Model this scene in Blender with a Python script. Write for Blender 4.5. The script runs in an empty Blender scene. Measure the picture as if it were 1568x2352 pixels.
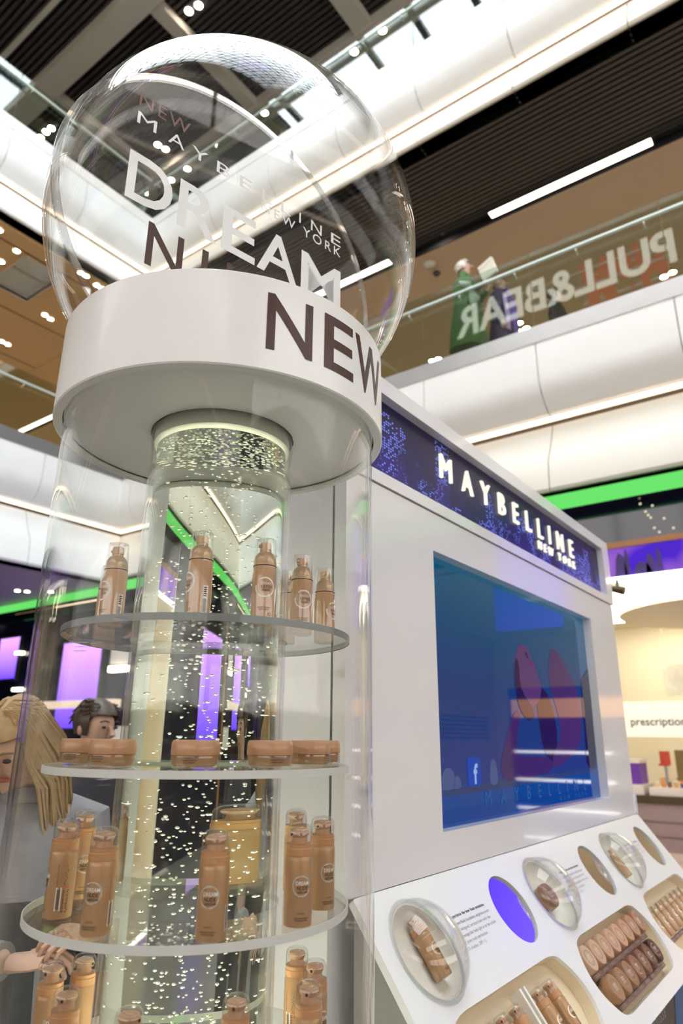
import bpy, bmesh, math, random
from mathutils import Vector, Matrix
random.seed(7)
SC = bpy.context.scene
COL = SC.collection
PI = math.pi
R = math.radians

# ------------------------------------------------------------------ camera, sky, exposure
CAM = Vector((0, 0, 1.5))
def camera():
    yaw, pit, rol = R(36.62), R(18.3), R(0.5)
    f = Vector((math.cos(yaw)*math.cos(pit), math.sin(yaw)*math.cos(pit), math.sin(pit)))
    r = Vector((math.sin(yaw), -math.cos(yaw), 0)); u = r.cross(f)
    r2 = r*math.cos(rol) + u*math.sin(rol); u2 = -r*math.sin(rol) + u*math.cos(rol)
    cd = bpy.data.cameras.new('camera'); co = bpy.data.objects.new('camera', cd); COL.objects.link(co)
    m = Matrix((r2, u2, -f)).transposed().to_4x4(); m.translation = CAM
    co.matrix_world = m
    cd.sensor_fit = 'VERTICAL'; cd.sensor_height = 36.0; cd.sensor_width = 24.0; cd.lens = 24.0
    cd.clip_start = 0.02; cd.clip_end = 200
    cd.dof.use_dof = True; cd.dof.focus_distance = 1.12; cd.dof.aperture_fstop = 4.5
    SC.camera = co
camera()
W = bpy.data.worlds.new('sky'); SC.world = W; W.use_nodes = True
bg = W.node_tree.nodes['Background']; bg.inputs[0].default_value = (0.86, 0.94, 1.0, 1); bg.inputs[1].default_value = 7.0
SC.view_settings.view_transform = 'Standard'; SC.view_settings.look = 'None'
SC.view_settings.gamma = 1.0; SC.view_settings.use_curve_mapping = False
SC.view_settings.exposure = 0.14
SC.cycles.transparent_max_bounces = 64
SC.cycles.max_bounces = 8; SC.cycles.transmission_bounces = 8; SC.cycles.glossy_bounces = 4; SC.cycles.diffuse_bounces = 3
SC.cycles.use_adaptive_sampling = True; SC.cycles.adaptive_threshold = 0.16
SC.cycles.sample_clamp_indirect = 4.0
SC.cycles.caustics_reflective = False; SC.cycles.use_light_tree = False

# ------------------------------------------------------------------ materials
MATS = {}
def principled(name, col, rough=0.5, metal=0.0, emit=None, estr=0.0, noise=0.0, nscale=30.0, bump=0.0, bscale=200.0, coat=0.0, spec=0.5):
    if name in MATS: return MATS[name]
    m = bpy.data.materials.new(name); m.use_nodes = True; nt = m.node_tree
    b = nt.nodes['Principled BSDF']
    b.inputs['Base Color'].default_value = (*col, 1); b.inputs['Roughness'].default_value = rough
    b.inputs['Metallic'].default_value = metal; b.inputs['Coat Weight'].default_value = coat
    b.inputs['Specular IOR Level'].default_value = spec
    if emit:
        b.inputs['Emission Color'].default_value = (*emit, 1); b.inputs['Emission Strength'].default_value = estr
    if noise or bump:
        tc = nt.nodes.new('ShaderNodeTexCoord')
    if noise:
        n = nt.nodes.new('ShaderNodeTexNoise'); n.inputs['Scale'].default_value = nscale; n.inputs['Detail'].default_value = 4
        nt.links.new(tc.outputs['Object'], n.inputs['Vector'])
        mx = nt.nodes.new('ShaderNodeMix'); mx.data_type = 'RGBA'
        mx.inputs[6].default_value = (*[c*(1-noise) for c in col], 1); mx.inputs[7].default_value = (*[min(1, c*(1+noise)) for c in col], 1)
        nt.links.new(n.outputs['Fac'], mx.inputs[0]); nt.links.new(mx.outputs[2], b.inputs['Base Color'])
    if bump:
        n2 = nt.nodes.new('ShaderNodeTexNoise'); n2.inputs['Scale'].default_value = bscale
        nt.links.new(tc.outputs['Object'], n2.inputs['Vector'])
        bp = nt.nodes.new('ShaderNodeBump'); bp.inputs['Strength'].default_value = bump; bp.inputs['Distance'].default_value = 0.001
        nt.links.new(n2.outputs['Fac'], bp.inputs['Height']); nt.links.new(bp.outputs['Normal'], b.inputs['Normal'])
    MATS[name] = m
    return m
def emitter(name, col, s):
    if name in MATS: return MATS[name]
    m = bpy.data.materials.new(name); m.use_nodes = True; nt = m.node_tree
    nt.nodes.remove(nt.nodes['Principled BSDF'])
    e = nt.nodes.new('ShaderNodeEmission'); e.inputs[0].default_value = (*col, 1); e.inputs[1].default_value = s
    nt.links.new(e.outputs[0], nt.nodes['Material Output'].inputs[0]); MATS[name] = m
    return m
def clear(name, tint=(1, 1, 1), f0=0.04, gain=0.96, power=5.0, rough=0.0, milk=0.0, milkcol=(0.9, 0.9, 0.88)):
    """clear acrylic or glass sheet: straight-through light plus Schlick mirror reflection, optionally a little milky"""
    if name in MATS: return MATS[name]
    m = bpy.data.materials.new(name); m.use_nodes = True; nt = m.node_tree; N = nt.nodes; L = nt.links
    N.remove(N['Principled BSDF'])
    t = N.new('ShaderNodeBsdfTransparent'); t.inputs[0].default_value = (*tint, 1)
    g = N.new('ShaderNodeBsdfGlossy'); g.inputs['Roughness'].default_value = rough; g.inputs['Color'].default_value = (1, 1, 1, 1)
    lw = N.new('ShaderNodeLayerWeight'); lw.inputs['Blend'].default_value = 0.5
    p = N.new('ShaderNodeMath'); p.operation = 'POWER'; p.inputs[1].default_value = power; L.new(lw.outputs['Facing'], p.inputs[0])
    ma = N.new('ShaderNodeMath'); ma.operation = 'MULTIPLY_ADD'; ma.inputs[1].default_value = gain; ma.inputs[2].default_value = f0
    L.new(p.outputs[0], ma.inputs[0])
    mx = N.new('ShaderNodeMixShader'); L.new(ma.outputs[0], mx.inputs[0])
    base = t
    if milk:
        d = N.new('ShaderNodeBsdfDiffuse'); d.inputs[0].default_value = (*milkcol, 1)
        m2 = N.new('ShaderNodeMixShader'); m2.inputs[0].default_value = milk; L.new(t.outputs[0], m2.inputs[1]); L.new(d.outputs[0], m2.inputs[2]); base = m2
    L.new(base.outputs[0], mx.inputs[1]); L.new(g.outputs[0], mx.inputs[2])
    L.new(mx.outputs[0], N['Material Output'].inputs[0]); MATS[name] = m
    return m
def glassy(name, ior=1.33, tint=(1, 1, 1)):
    if name in MATS: return MATS[name]
    m = bpy.data.materials.new(name); m.use_nodes = True; nt = m.node_tree; N = nt.nodes; L = nt.links
    N.remove(N['Principled BSDF'])
    g = N.new('ShaderNodeBsdfGlass'); g.inputs['IOR'].default_value = ior; g.inputs['Roughness'].default_value = 0.0; g.inputs['Color'].default_value = (*tint, 1)
    L.new(g.outputs[0], N['Material Output'].inputs[0]); MATS[name] = m
    return m

# ------------------------------------------------------------------ mesh helpers
class MB:
    def __init__(self): self.v = []; self.f = []
    def add(self, v, f):
        o = len(self.v); self.v += [tuple(p) for p in v]; self.f += [tuple(i+o for i in q) for q in f]; return self
    def box(self, x0, x1, y0, y1, z0, z1):
        return self.add([(x0,y0,z0),(x1,y0,z0),(x1,y1,z0),(x0,y1,z0),(x0,y0,z1),(x1,y0,z1),(x1,y1,z1),(x0,y1,z1)],
                 [(0,3,2,1),(4,5,6,7),(0,1,5,4),(1,2,6,5),(2,3,7,6),(3,0,4,7)])
    def lathe(self, prof, seg=40, cx=0, cy=0, cz=0):
        """prof: (r,z) list from bottom to top; r==0 closes with a fan"""
        idx = []; v = []; f = []
        for r, z in prof:
            if r < 1e-7: idx.append([len(v)]); v.append((cx, cy, cz+z))
            else:
                idx.append(list(range(len(v), len(v)+seg)))
                v += [(cx+r*math.cos(2*PI*k/seg), cy+r*math.sin(2*PI*k/seg), cz+z) for k in range(seg)]
        for a, b in zip(idx, idx[1:]):
            for k in range(seg):
                j = (k+1) % seg
                if len(a) == 1 and len(b) == 1: continue
                if len(a) == 1: f.append((a[0], b[j], b[k]))
                elif len(b) == 1: f.append((a[k], a[j], b[0]))
                else: f.append((a[k], a[j], b[j], b[k]))
        return self.add(v, f)
    def tube(self, path, rad, seg=10, cap=True, flat=1.0):
        path = [Vector(p) for p in path]
        if not hasattr(rad, '__len__'): rad = [rad]*len(path)
        v = []; f = []; up = Vector((0.13, 0.31, 0.94)).normalized()
        for i, p in enumerate(path):
            t = (path[min(i+1, len(path)-1)] - path[max(i-1, 0)]).normalized()
            a = t.cross(up)
            if a.length < 1e-3: a = t.cross(Vector((1, 0, 0)))
            a.normalize(); b = t.cross(a).normalized()
            for k in range(seg):
                w = 2*PI*k/seg
                v.append(p + a*math.cos(w)*rad[i] + b*math.sin(w)*rad[i]*flat)
        for i in range(len(path)-1):
            for k in range(seg):
                j = (k+1) % seg
                f.append((i*seg+k, i*seg+j, (i+1)*seg+j, (i+1)*seg+k))
        if cap:
            f.append(tuple(range(seg))[::-1]); f.append(tuple((len(path)-1)*seg+k for k in range(seg)))
        return self.add(v, f)
    def loft(self, rings, cap=True):
        n = len(rings[0]); v = [p for r in rings for p in r]; f = []
        for i in range(len(rings)-1):
            for k in range(n):
                j = (k+1) % n; f.append((i*n+k, i*n+j, (i+1)*n+j, (i+1)*n+k))
        if cap: f.append(tuple(range(n))[::-1]); f.append(tuple((len(rings)-1)*n+k for k in range(n)))
        return self.add(v, f)
    def sphere(self, c, r, seg=12, rings=8, sx=1, sy=1, sz=1):
        prof = [(math.sin(PI*i/rings)*r, -math.cos(PI*i/rings)*r) for i in range(rings+1)]
        prof[0] = (0, -r); prof[-1] = (0, r)
        t = MB().lathe(prof, seg)
        return self.add([(c[0]+x*sx, c[1]+y*sy, c[2]+z*sz) for x, y, z in t.v], t.f)
    def map(self, fn): self.v = [tuple(fn(Vector(p))) for p in self.v]; return self
    def mesh(self, name, mat=None, smooth=False, fix=False):
        me = bpy.data.meshes.new(name); me.from_pydata(self.v, [], self.f)
        if fix:
            bm = bmesh.new(); bm.from_mesh(me); bmesh.ops.recalc_face_normals(bm, faces=bm.faces); bm.to_mesh(me); bm.free()
        if mat: me.materials.append(mat)
        if smooth:
            me.polygons.foreach_set('use_smooth', [True]*len(me.polygons))
            try: me.set_sharp_from_angle(angle=R(38))
            except Exception: pass
        me.update(); return me

def tag(o, label=None, cat=None, group=None, kind=None):
    if label: o['label'] = label
    if cat: o['category'] = cat
    if group: o['group'] = group
    if kind: o['kind'] = kind
    return o
def link(name, mesh, parent=None, loc=None):
    o = bpy.data.objects.new(name, mesh); COL.objects.link(o)
    if parent is not None: o.parent = parent
    if loc is not None: o.location = loc
    return o
def root(name, loc, label=None, cat=None, group=None, kind=None, rot=None, mat=None):
    o = bpy.data.objects.new(name, None); COL.objects.link(o); o.empty_display_size = 0.05
    if mat is not None: o.matrix_world = mat
    else:
        o.location = loc
        if rot: o.rotation_euler = rot
    return tag(o, label, cat, group, kind)
def wpart(name, mb, mat, par, smooth=False, fix=True):
    """a part given in world coordinates under an unrotated parent (or under such a parent's part)"""
    off = Vector((0, 0, 0)); p = par
    while p is not None: off += p.location; p = p.parent
    mb.v = [(x-off.x, y-off.y, z-off.z) for x, y, z in mb.v]
    return link(name, mb.mesh(name, mat, smooth, fix), par)
def part(name, mb, mat, par, smooth=False, fix=True):
    return link(name, mb.mesh(name, mat, smooth, fix), par)
def solo(name, mb, mat, label=None, cat=None, group=None, kind=None, smooth=False, fix=True):
    """a top-level thing that is one mesh, its origin at the base of its bounds"""
    xs = [p[0] for p in mb.v]; ys = [p[1] for p in mb.v]; zs = [p[2] for p in mb.v]
    c = Vector(((min(xs)+max(xs))/2, (min(ys)+max(ys))/2, min(zs)))
    mb.v = [(x-c.x, y-c.y, z-c.z) for x, y, z in mb.v]
    return tag(link(name, mb.mesh(name, mat, smooth, fix), None, c), label, cat, group, kind)
def copy_tree(o, parent=None):
    c = o.copy(); COL.objects.link(c); c.parent = parent
    for ch in o.children: copy_tree(ch, c)
    return c
_tc = {}
def text(body, h, w=None, bold=0.0, res=3, shear=0.0):
    """flat lettering: MB with caps from y=0 to y=h, starting at x=0; tracked out or squeezed to the width w"""
    def conv(sp):
        key = (body, sp, bold, res, shear)
        if key in _tc: return _tc[key]
        cu = bpy.data.curves.new('t', 'FONT'); cu.body = body; cu.size = 1.0; cu.space_character = sp; cu.offset = bold; cu.resolution_u = res; cu.shear = shear
        cu.fill_mode = 'FRONT'
        o = bpy.data.objects.new('t', cu); COL.objects.link(o)
        me = bpy.data.meshes.new_from_object(o.evaluated_get(bpy.context.evaluated_depsgraph_get()))
        v = [tuple(p.co) for p in me.vertices]; f = [tuple(p.vertices) for p in me.polygons]
        bpy.data.objects.remove(o); bpy.data.curves.remove(cu); bpy.data.meshes.remove(me)
        _tc[key] = (v, f); return v, f
    v, f = conv(1.0)
    capv, _ = conv2cap(conv, bold)
    s = h/capv
    sp = 1.0
    if w is not None and len(body) > 1:
        w1 = (max(p[0] for p in v)-min(p[0] for p in v))*s
        v2, _ = conv(2.0); w2 = (max(p[0] for p in v2)-min(p[0] for p in v2))*s
        if w > w1*0.97: sp = 1.0+(w-w1)/(w2-w1); v, f = conv(round(sp, 3))
    x0 = min(p[0] for p in v); x1 = max(p[0] for p in v); sx = s
    if w is not None: sx = w/(x1-x0)
    return MB().add([((p[0]-x0)*sx, p[1]*s, 0) for p in v], f)
_cap = {}
def conv2cap(conv, bold):
    if bold not in _cap:
        cu = bpy.data.curves.new('t', 'FONT'); cu.body = 'H'; cu.size = 1.0; cu.offset = bold
        o = bpy.data.objects.new('t', cu); COL.objects.link(o)
        me = bpy.data.meshes.new_from_object(o.evaluated_get(bpy.context.evaluated_depsgraph_get()))
        _cap[bold] = max(p.co.y for p in me.vertices); bpy.data.objects.remove(o); bpy.data.curves.remove(cu); bpy.data.meshes.remove(me)
    return _cap[bold], None
def dice(mb, step):
    """cut lettering into narrow upright slices so that it can follow a curve"""
    me = mb.mesh('d'); bm = bmesh.new(); bm.from_mesh(me); bpy.data.meshes.remove(me)
    x0 = min(p[0] for p in mb.v); x1 = max(p[0] for p in mb.v); x = x0+step
    while x < x1:
        bmesh.ops.bisect_plane(bm, geom=bm.verts[:]+bm.edges[:]+bm.faces[:], plane_co=(x, 0, 0), plane_no=(1, 0, 0)); x += step
    bm.verts.index_update()
    o = MB(); o.v = [tuple(v.co) for v in bm.verts]; o.f = [tuple(v.index for v in f.verts) for f in bm.faces]; bm.free(); return o
def plate_holes(outline, holes):
    """flat polygon (list of 2-D points) with holes -> MB in the xy plane"""
    bm = bmesh.new(); edges = []
    for loop in [outline]+holes:
        vs = [bm.verts.new((p[0], p[1], 0)) for p in loop]
        edges += [bm.edges.new((vs[i], vs[(i+1) % len(vs)])) for i in range(len(vs))]
    bmesh.ops.triangle_fill(bm, edges=edges, use_beauty=True, use_dissolve=False)
    bm.verts.index_update(); o = MB(); o.v = [tuple(v.co) for v in bm.verts]; o.f = [tuple(v.index for v in f.verts) for f in bm.faces]; bm.free()
    return o
def chaikin(p, n=2):
    for _ in range(n):
        q = []
        for i in range(len(p)):
            a = p[i]; b = p[(i+1) % len(p)]
            q += [(a[0]*.75+b[0]*.25, a[1]*.75+b[1]*.25), (a[0]*.25+b[0]*.75, a[1]*.25+b[1]*.75)]
        p = q
    return p
def glyphs(mb):
    """split lettering into its separate letters"""
    par = list(range(len(mb.v)))
    def find(i):
        while par[i] != i: par[i] = par[par[i]]; i = par[i]
        return i
    for f in mb.f:
        for i in f[1:]: par[find(i)] = find(f[0])
    out = {}
    for f in mb.f: out.setdefault(find(f[0]), []).append(f)
    res = []
    for fs in out.values():
        ids = sorted({i for f in fs for i in f}); ix = {a: b for b, a in enumerate(ids)}
        m = MB(); m.v = [mb.v[i] for i in ids]; m.f = [tuple(ix[i] for i in f) for f in fs]; res.append(m)
    return res
def wletters(mb, mat, par):
    for g in glyphs(mb): wpart('letter', g, mat, par, fix=False)
def letters(mb, mat, par):
    for g in glyphs(mb): part('letter', g, mat, par, fix=False)
def spaced(word, h, cells, bold=0.0, res=4):
    """lettering whose letters are fitted one by one into the given (x0, x1) cells"""
    o = MB()
    for ch, (a, b) in zip(word, cells):
        t = text(ch, h, b-a, bold, res); o.add([(p[0]+a, p[1], 0) for p in t.v], t.f)
    return o
ORD = ['first', 'second', 'third', 'fourth', 'fifth', 'sixth', 'seventh', 'eighth', 'ninth', 'tenth', 'eleventh', 'twelfth', 'thirteenth', 'fourteenth', 'fifteenth', 'sixteenth']

# ================================================================== THE SETTING: atrium of a shopping mall
XR, YL = 6.7, 9.78            # faces of the right-hand and the left-hand galleries
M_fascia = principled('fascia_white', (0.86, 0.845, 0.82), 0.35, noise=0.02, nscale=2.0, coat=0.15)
M_fasciaL = principled('fascia_skylit_white', (0.86, 0.89, 0.90), 0.35, noise=0.02, nscale=2.0, coat=0.15)  # cool skylight on the left fascia put into its colour
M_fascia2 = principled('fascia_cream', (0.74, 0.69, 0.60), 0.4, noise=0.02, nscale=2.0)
M_steel = principled('brushed_steel', (0.62, 0.61, 0.60), 0.32, 1.0, noise=0.08, nscale=3.0)
M_slate = principled('slate_band', (0.16, 0.16, 0.165), 0.4, noise=0.05)
M_bronze = principled('dark_bronze', (0.09, 0.065, 0.04), 0.4, 0.6, noise=0.1)
M_slat = principled('dark_slat', (0.042, 0.034, 0.030), 0.5, noise=0.08, nscale=3.0)
M_black = principled('black_void', (0.008, 0.008, 0.009), 0.8, noise=0.1)
M_soffit = principled('tan_plaster', (0.43, 0.325, 0.22), 0.75, noise=0.03, nscale=1.0)
M_soffitL = principled('ochre_plaster', (0.55, 0.36, 0.17), 0.7, noise=0.04, nscale=0.7)
M_beam = principled('putty_beam', (0.52, 0.47, 0.40), 0.6, noise=0.03, nscale=1.5)
M_cove = emitter('warm_cove_light', (1.0, 0.80, 0.62), 2.6)
M_tube = emitter('warm_strip_lamp', (1.0, 0.86, 0.74), 4.0)
M_lamp = emitter('downlight_lamp', (1.0, 0.90, 0.74), 60.0)
M_green = emitter('green_led', (0.13, 0.66, 0.13), 1.1)
M_balu = clear('balustrade_glass', (0.80, 0.86, 0.80), 0.09, 0.9)
M_tile = principled('pale_floor_tile', (0.62, 0.52, 0.46), 0.25, noise=0.05, nscale=2.0)
M_floor = principled('gallery_floor', (0.60, 0.52, 0.44), 0.4, noise=0.04, nscale=2.0)
M_glow = emitter('soffit_fill_glow', (1.0, 0.78, 0.5), 2.2)  # added glow, out of view, that lights the soffits from below
M_navy = principled('navy_gloss_panel', (0.006, 0.008, 0.03), 0.08, noise=0.1, spec=0.6)

# floor with tiles where the photograph can tell them apart (far right)
mb = MB().box(-7.5, 20, -10.5, 26, -0.2, -0.004)
fl = solo('floor', mb, principled('dark_stone_floor', (0.17, 0.155, 0.14), 0.3, noise=0.15, nscale=3.0), kind='structure')
tm = MB().box(-0.595, 0.595, -0.595, 0.595, -0.004, 0.0).mesh('floor_tile', M_tile)
for i in range(6):
    for j in range(8):
        t = link('floor_tile', tm, fl); t.location = Vector((7.6+i*1.2, -3.0+j*1.2, 0)) - fl.location

def gallery(name, side, t0, t1, joints, levels):
    """a gallery edge: mapped from (depth into the building, run, height)"""
    end = XR if side == 'left' else YL
    mp = (lambda d, t, z: (XR+d, t, z)) if side == 'right' else (lambda d, t, z: (t, YL+d, z))
    w = root(name, mp(0, (t0+t1)/2, 0), kind='structure')
    def sheet(prof, a, b, cut):
        # closed strip: profile in front, same profile 4 cm deeper behind
        back = [(d+0.04, z) for d, z in reversed(prof)]
        ring = prof+back
        m = MB()
        m.loft([[mp(d, a, z) for d, z in ring], [mp(d, b+(d if cut else 0), z) for d, z in ring]])
        return m
    ts = [t0]+[j for j in joints if t0 < j < t1]+[t1]
    for zt, zs, zb in levels:          # top of steel, cove strip, bottom lip
        zu = zt-0.21
        up = [(0, zu), (0, zu-0.42), (0.02, zu-0.52), (0.06, zu-0.62), (0.13, zu-0.71), (0.22, zu-0.78), (0.31, zs+0.05)]
        lo = [(0.33, zs-0.06), (0.28, zs-0.18), (0.16, zs-0.42), (0.06, zs-0.58), (0.03, zb+0.03), (0.05, zb), (0.30, zb)]
        for a, b in zip(ts, ts[1:]):
            cut = b == t1 and abs(t1-end_of(side)) < 1e-6
            g = 0.005
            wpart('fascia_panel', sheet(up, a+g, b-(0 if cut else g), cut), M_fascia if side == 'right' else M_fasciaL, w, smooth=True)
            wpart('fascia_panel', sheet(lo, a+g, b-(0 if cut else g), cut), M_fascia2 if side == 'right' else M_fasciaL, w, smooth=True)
        wpart('steel_band', sheet([(-0.01, zt), (-0.01, zu)], t0, t1, True), (M_steel if side == 'right' else M_slate) if zt < 8 else M_fascia, w)
        wpart('joint_backing', sheet([(0.05, zu), (0.06, zu-0.6), (0.36, zs), (0.36, zb+0.04)], t0, t1, True), M_bronze, w)
        wpart('cove_light', sheet([(0.30, zs+0.045), (0.30, zs-0.005)], t0, t1, True), M_cove, w)
        wpart('shadow_gap', sheet([(0.335, zs-0.005), (0.335, zs-0.07)], t0, t1, True), M_bronze, w)
        wpart('gallery_slab', MB().box(*(lambda q: (q[0], q[1], q[2], q[3]))((XR+0.06, XR+9.0, t0, t1+0.0) if side == 'right' else (t0, t1+9.3, YL+0.06, YL+9.0)), zt-0.22, zt-0.12), M_floor, w)
    return w
def end_of(side): return YL if side == 'right' else XR
JR = [0.82+1.45*k for k in range(-6, 7)]
JL = sorted(6.7-1.45*k for k in range(1, 8))
LEV = [(5.97, 4.92, 3.99), (11.39, 10.36, 9.60)]
wr = gallery('wall_right', 'right', -7.2, YL, JR, LEV)
wl = gallery('wall_left', 'left', -4.2, XR, JL, [(5.97, 4.92, 3.95), (11.39, 10.36, 9.60)])

# balustrades: panes, rail and rail brackets
def balustrade(side, t0, t1, joints, zt, label):
    mp = (lambda d, t, z: (XR+d, t, z)) if side == 'right' else (lambda d, t, z: (t, YL+d, z))
    b = root('glass_balustrade', mp(0.03, (t0+t1)/2, zt), label, 'balustrade')
    ts = [t0]+[j for j in joints if t0+0.3 < j < t1-0.3]+[t1]
    def bx(d0, d1, a, c, z0, z1):
        p, q = mp(d0, a, z0), mp(d1, c, z1)
        return MB().box(min(p[0], q[0]), max(p[0], q[0]), min(p[1], q[1]), max(p[1], q[1]), z0, z1)
    for a, c in zip(ts, ts[1:]): wpart('glass_pane', bx(0.03, 0.046, a+0.006, c-0.006, zt, zt+1.03), M_balu, b)
    pa, pb = mp(-0.05, t0, zt+0.80), mp(-0.05, t1, zt+0.80)
    wpart('handrail', MB().tube([pa, pb], 0.021, 12), M_rail, b, smooth=True)
    bm = None; n = 0; t = t0+0.2
    while t < t1:
        br = wpart('rail_bracket', MB().tube([mp(-0.05, t, zt+0.80), mp(-0.04, t, zt+0.755), mp(0.03, t, zt+0.745)], 0.011, 6), M_steel, b); t += 0.725
M_rail = principled('pale_green_rail', (0.62, 0.72, 0.66), 0.3, 0.4, noise=0.03)
balustrade('right', -7.2, YL, JR, 5.97, 'glass balustrade with pale rail where shoppers stand, on the right')
balustrade('right', -7.2, YL, JR, 11.39, 'glass balustrade of the top gallery above the long slatted soffit')
balustrade('left', -4.2, XR-0.15, JL, 5.97, 'glass balustrade of the lower gallery on the left, under the ochre ceiling')
balustrade('left', -4.2, XR-0.15, JL, 11.39, 'glass balustrade of the top left gallery beside the clear globe')

# slatted soffit under the top right gallery
cs = root('ceiling', (7.7, 2, 9.6), kind='structure')
wpart('backing', MB().box(6.76, 8.80, -7.2, YL+0.3, 9.70, 9.74), M_black, cs)
sm = MB().box(-0.024, 0.024, -8.4, 8.4, 0, 0.07).mesh('slat', M_slat)
for k in range(20):
    s = link('slat', sm, cs); s.location = Vector((6.80+k*0.090, 1.2, 9.60)) - cs.location
wpart('light_trough', MB().box(8.54, 8.56, -7.2, 19.5, 9.56, 9.72).box(8.80, 8.82, -7.2, 19.5, 9.56, 9.72).box(8.54, 8.82, YL+0.3, 19.5, 9.70, 9.74), M_black, cs)
wpart('soffit_panel', MB().box(8.82, 17.0, -7.2, YL+0.3, 9.55, 9.60), M_soffit, cs)
wpart('soffit_panel', MB().box(8.82, 17.0, YL+0.3, 24.0, 9.551, 9.60).box(6.98, 8.54, YL+0.3, 24, 9.551, 9.60), M_soffitL, cs)
cl = root('ceiling', (1.4, 14, 9.55), kind='structure')
wpart('soffit_panel', MB().box(-4.2, 4.72, YL+0.3, 24, 9.552, 9.60).box(5.45, 6.97, YL+0.3, 24, 9.552, 9.60).box(4.72, 5.45, YL+0.3, 10.52, 9.552, 9.60).box(4.72, 5.45, 11.75, 24, 9.552, 9.60), M_soffitL, cl)
M_hatch = principled('grey_hatch', (0.62, 0.64, 0.62), 0.5, noise=0.03)
wpart('recess_panel', MB().box(4.72, 5.45, 10.52, 11.75, 9.66, 9.68), M_hatch, cl)
wpart('recess_frame', MB().box(4.70, 4.72, 10.50, 11.77, 9.53, 9.68).box(5.45, 5.47, 10.50, 11.77, 9.53, 9.68).box(4.70, 5.47, 10.50, 10.52, 9.53, 9.68).box(4.70, 5.47, 11.75, 11.77, 9.53, 9.68).box(4.72, 5.45, 11.1, 11.13, 9.62, 9.66), M_beam, cl)
for y0 in (10.42, 12.3, 14.0): wpart('groove', MB().box(-4.2, 6.97, y0, y0+0.03, 9.548, 9.553), M_bronze, cl)
# ground floor soffit at the left, lilac-grey
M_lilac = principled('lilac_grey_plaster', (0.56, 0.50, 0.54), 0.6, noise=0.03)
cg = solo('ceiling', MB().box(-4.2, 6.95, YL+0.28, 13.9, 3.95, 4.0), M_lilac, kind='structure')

# roof: dark slats outside the skylight, putty beams, and the glazing bars of the skylight
rf = root('ceiling', (6, 6, 15.9), kind='structure')
wpart('backing', MB().box(5.5, 18, -7.2, 24, 16.05, 16.1).box(-4.2, 5.5, 9.0, 24, 16.05, 16.1), M_black, rf)
s1 = MB().box(-0.032, 0.032, -15.6, 15.6, 0, 0.1).mesh('slat', M_slat); s2 = MB().box(-0.032, 0.032, -7.5, 7.5, 0, 0.1).mesh('slat', M_slat)
for k in range(62):
    x = 5.58+k*0.125
    if 11 < x: break
    s = link('slat', s1, rf); s.location = Vector((x, 8.4, 15.9)) - rf.location
for k in range(30):
    s = link('slat', s2, rf); s.location = Vector((5.45-k*0.125, 16.5, 15.9)) - rf.location
for x0, x1 in ((5.22, 5.72), (8.6, 9.1), (4.46, 4.56)): wpart('beam', MB().box(x0, x1, -7.2 if x0 > 5 else 9.0, 24, 15.62 if x0 != 4.46 else 15.84, 15.9), M_beam, rf)
for y0, y1 in ((5.75, 6.15), (12.6, 13.0), (-1.5, -1.1), (9.0, 9.3)): wpart('beam', MB().box(5.72, 18, y0, y1, 15.66, 15.88), M_beam, rf)
M_bar = principled('steel_grey_bar', (0.25, 0.27, 0.30), 0.4, 0.3, noise=0.05)
for k in range(9): wpart('glazing_bar', MB().box(-4.2+k*1.2, -4.06+k*1.2, -7.2, 9.0, 16.0, 16.12), M_bar, rf)
for k in range(14): wpart('glazing_bar', MB().box(-4.2, 5.5, -7.0+k*1.2, -6.86+k*1.2, 16.0, 16.12), M_bar, rf)

# enclosing walls, unseen glowing panels added at the gallery backs to light the soffits
M_back = principled('shop_back_wall', (0.40, 0.32, 0.22), 0.7, noise=0.05, nscale=1.0)
wb = root('wall_far_right', (17, 8, 0), kind='structure')
wpart('wall_body', MB().box(17, 17.2, -10.0, 24, 0, 16.1), M_back, wb)
wpart('fill_panel', MB().box(16.9, 16.99, -6, 23, 6.1, 9.0), M_glow, wb)
wf = root('wall_far_left', (6, 24, 0), kind='structure')
wpart('wall_body', MB().box(-4.2, 17.2, 24, 24.2, 0, 16.1), M_back, wf)
wpart('fill_panel', MB().box(-4, 16, 23.9, 23.99, 6.1, 9.0), M_glow, wf)
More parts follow.
